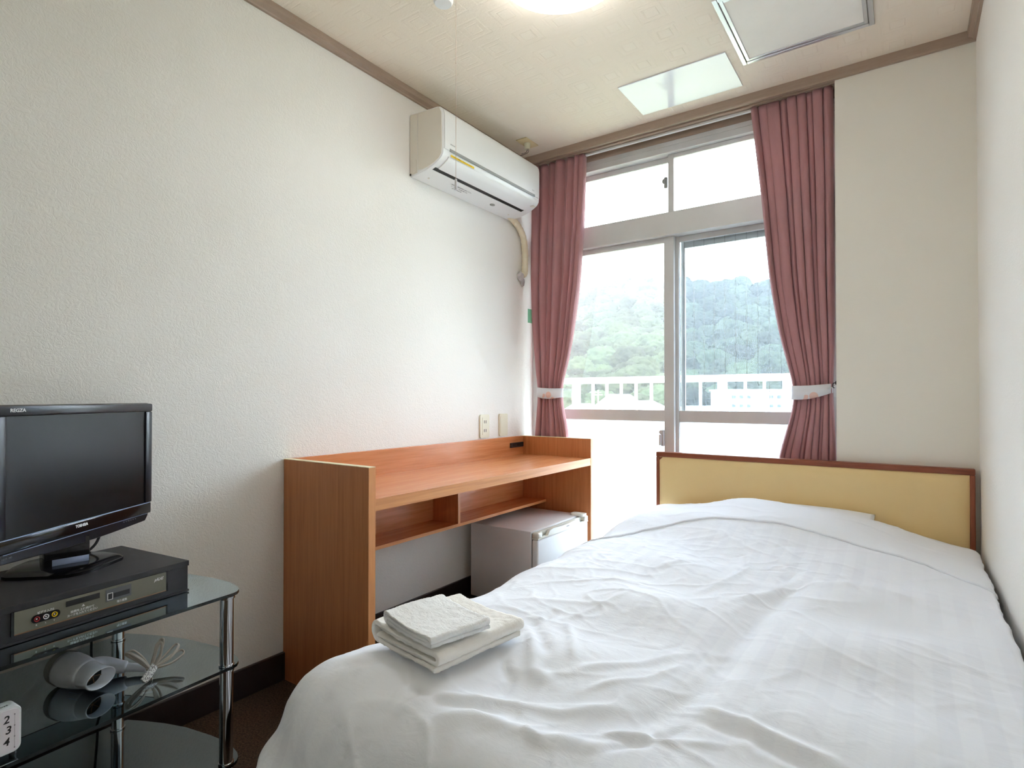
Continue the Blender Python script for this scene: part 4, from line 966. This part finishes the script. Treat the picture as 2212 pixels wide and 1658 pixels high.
# even azimuth fan
for dist in DS: rows.append([b.bm.verts.new((*along(px, dist), hill_z(px, dist) - (.6 if dist < 184 else 0))) for px in PXS])
for a_, c_ in zip(rows, rows[1:]):
    for i in range(len(PXS) - 1): b.bm.faces.new((a_[i], a_[i + 1], c_[i + 1], c_[i]))
struct(b.build('hillside', 'soil', None, True, auto=0))
def crown_mesh(seed, sub, name):
    bm = bmesh.new(); bmesh.ops.create_icosphere(bm, subdivisions=sub, radius=1)
    for v in bm.verts:
        n_ = v.co.normalized(); o_ = Vector((seed * 3.7, seed, 0))
        big = noise.noise(n_ * 1.6 + o_); mid = 1 - abs(noise.noise(n_ * 3.6 + o_)) * 2; sm = 1 - abs(noise.noise(n_ * 9 + o_)) * 2; tiny = noise.noise(n_ * 24 + o_)
        r = 1 + .22 * big + .16 * mid + .09 * sm + .05 * tiny
        v.co = Vector((n_.x * r, n_.y * r, max(-.55, n_.z * r * .82)))
    me = bpy.data.meshes.new(name); bm.to_mesh(me); bm.free(); me.materials.append(M['foliage'])
    for p in me.polygons: p.use_smooth = sub > 4
    return me
crowns = [crown_mesh(s, 5, 'tree') for s in range(4)]
rt = random.Random(5); far = []; n_ind = 0; dist = 183.0; TREES = []
while dist < 420:
    step_px = FPX * 9.4 / dist; px = 700 + rt.uniform(0, step_px)
    while px < 2150:
        d2 = dist + rt.uniform(-4, 4); p2 = px + rt.uniform(-.3, .3) * step_px; r_ = rt.uniform(4.6, 7.4) * (1.0 if dist > 200 else .85)
        TREES.append((p2, d2, r_)); px += step_px
    dist += 9.8 + (dist - 183) * .03
vis = [t_ for t_ in TREES if 1212 < t_[0] < 1708]; oth = [t_ for t_ in TREES if not 1212 < t_[0] < 1708]
vis.sort(key=lambda q_: q_[1]); vis, more = vis[:295], vis[295:]; oth += more
for p2, d2, r_ in vis:
    x, y = along(p2, d2); o = bpy.data.objects.new('tree', rt.choice(crowns)); COL.objects.link(o)
    o.location = (x, y, hill_z(p2, d2) + r_ * .62); o.scale = (r_, r_, r_ * rt.uniform(.85, 1.2)); o.rotation_euler = (0, 0, rt.uniform(0, 6.28))
    tag(o, 'broadleaf tree in the dense forest on the far hillside', 'tree', 'trees on the far wooded hillside')
lo = crown_mesh(9, 3, 'low_crown'); lv = np.array([v.co[:] for v in lo.vertices]); lf = [tuple(p.vertices) for p in lo.polygons]
V_, F_ = [], []
for p2, d2, r_ in oth:
    x, y = along(p2, d2); a_ = rt.uniform(0, 6.28); ca, sa = math.cos(a_), math.sin(a_); base = len(V_)
    q_ = lv * r_; V_ += [(x + v[0] * ca - v[1] * sa, y + v[0] * sa + v[1] * ca, hill_z(p2, d2) + r_ * .62 + v[2]) for v in q_]; F_ += [tuple(i + base for i in f) for f in lf]
me = bpy.data.meshes.new('forest'); me.from_pydata(V_, [], F_); me.materials.append(M['foliage']); fo = bpy.data.objects.new('forest', me); COL.objects.link(fo)
fo['kind'] = 'stuff'; tag(fo, 'rest of the dense forest on the far hillside', 'forest')

def house(px, dist, w, dp, zr, rise, label, wins, rz=None, name='house', flat=False):
    x, y = along(px, dist); t = thing(name, label, 'house' if name == 'house' else 'building', (x, y, GZ), math.radians(34.8) if rz is None else rz)
    B().box(-w / 2, w / 2, -dp / 2, dp / 2, 0, zr - GZ).build('wall', 'house_wall', t, local=True)
    hw, hd_ = w / 2 + .5, dp / 2 + .5; z0 = zr - GZ
    if flat: B().box(-w / 2 - .3, w / 2 + .3, -dp / 2 - .3, dp / 2 + .3, z0, z0 + .4).build('roof', 'house_wall', t, local=True)
    else:
        b = B(); i_ = .45
        b.loft([[(-hw, -hd_, z0), (hw, -hd_, z0), (hw, hd_, z0), (-hw, hd_, z0)], [(-hw * i_, -.1, z0 + rise), (hw * i_, -.1, z0 + rise), (hw * i_, .1, z0 + rise), (-hw * i_, .1, z0 + rise)]]); b.build('roof', 'roof_grey', t, local=True)
    for (u, v, ww, hh) in wins: B().box(u - ww / 2, u + ww / 2, -dp / 2 - .06, -dp / 2 + .02, v - GZ - hh / 2, v - GZ + hh / 2).build('window', 'house_glass', t, local=True)
    return t
house(1338, 96, 6.5, 6, -.4, 2.0, 'pale house with broad hipped roof seen between balusters, left pane', [(1.2, -1.2, 2.2, .7), (-1.5, -1.2, 1.2, .7)])
house(1388, 112, 7.5, 6, -1.0, 1.5, 'white house with low roof beside the centre stile, left pane', [(.5, -2.0, 1.6, .7)])
house(1257, 120, 6.5, 6, -1.6, 1.4, 'low white house at the far left of the valley, half hidden by railing post', [(0, -2.6, 2.4, .7)])
house(1512, 84, 8.5, 7, -1.3, 1.2, 'wide pale roofed house just right of the centre stile', [(0, -2.4, 3, .6)])
ap = house(1650, 150, 22, 10, 2.6, 0, 'long white two-row apartment block behind the right pane', [(-9.2 + k * 1.75, zz, .9, .7) for zz in (1.2, -.9) for k in (0, 1, 2, 4, 5, 6, 8, 9, 10, 11)], name='apartment_block', flat=True)
b = B().box(6.5, 11, -4, 4, 9.6, 12.0); b.build('stair_tower', 'house_wall', ap, local=True)
pl_ = thing('utility_pole', 'thin white utility pole with crossbar standing in the valley', 'pole', (*along(1292, 90), GZ))
B().cyl((0, 0, 0), (0, 0, 9.2), .13, .09, 10).build('mast', 'house_wall', pl_, local=True); B().box(-.7, .7, -.06, .06, 8.4, 8.55).box(-.5, .5, -.06, .06, 8.8, 8.9).build('crossbar', 'house_wall', pl_, local=True)

# haze between the balcony and the hill
m = bpy.data.materials.new('summer_haze'); m.use_nodes = True; nt = m.node_tree; nt.nodes.remove(P(m))
vs_ = nd(m, 'ShaderNodeVolumeScatter'); vs_.inputs['Color'].default_value = (.92, .95, 1, 1); vs_.inputs['Density'].default_value = .00034; vs_.inputs['Anisotropy'].default_value = .2
ln(m, vs_.outputs[0], nt.nodes['Material Output'].inputs['Volume'])
M['haze'] = m
hz = B().box(-560, 380, 40, 700, GZ - 1, 130).build('summer_haze', 'haze'); hz['kind'] = 'stuff'; tag(hz, 'thin bluish summer haze hanging before the wooded hill', 'haze')
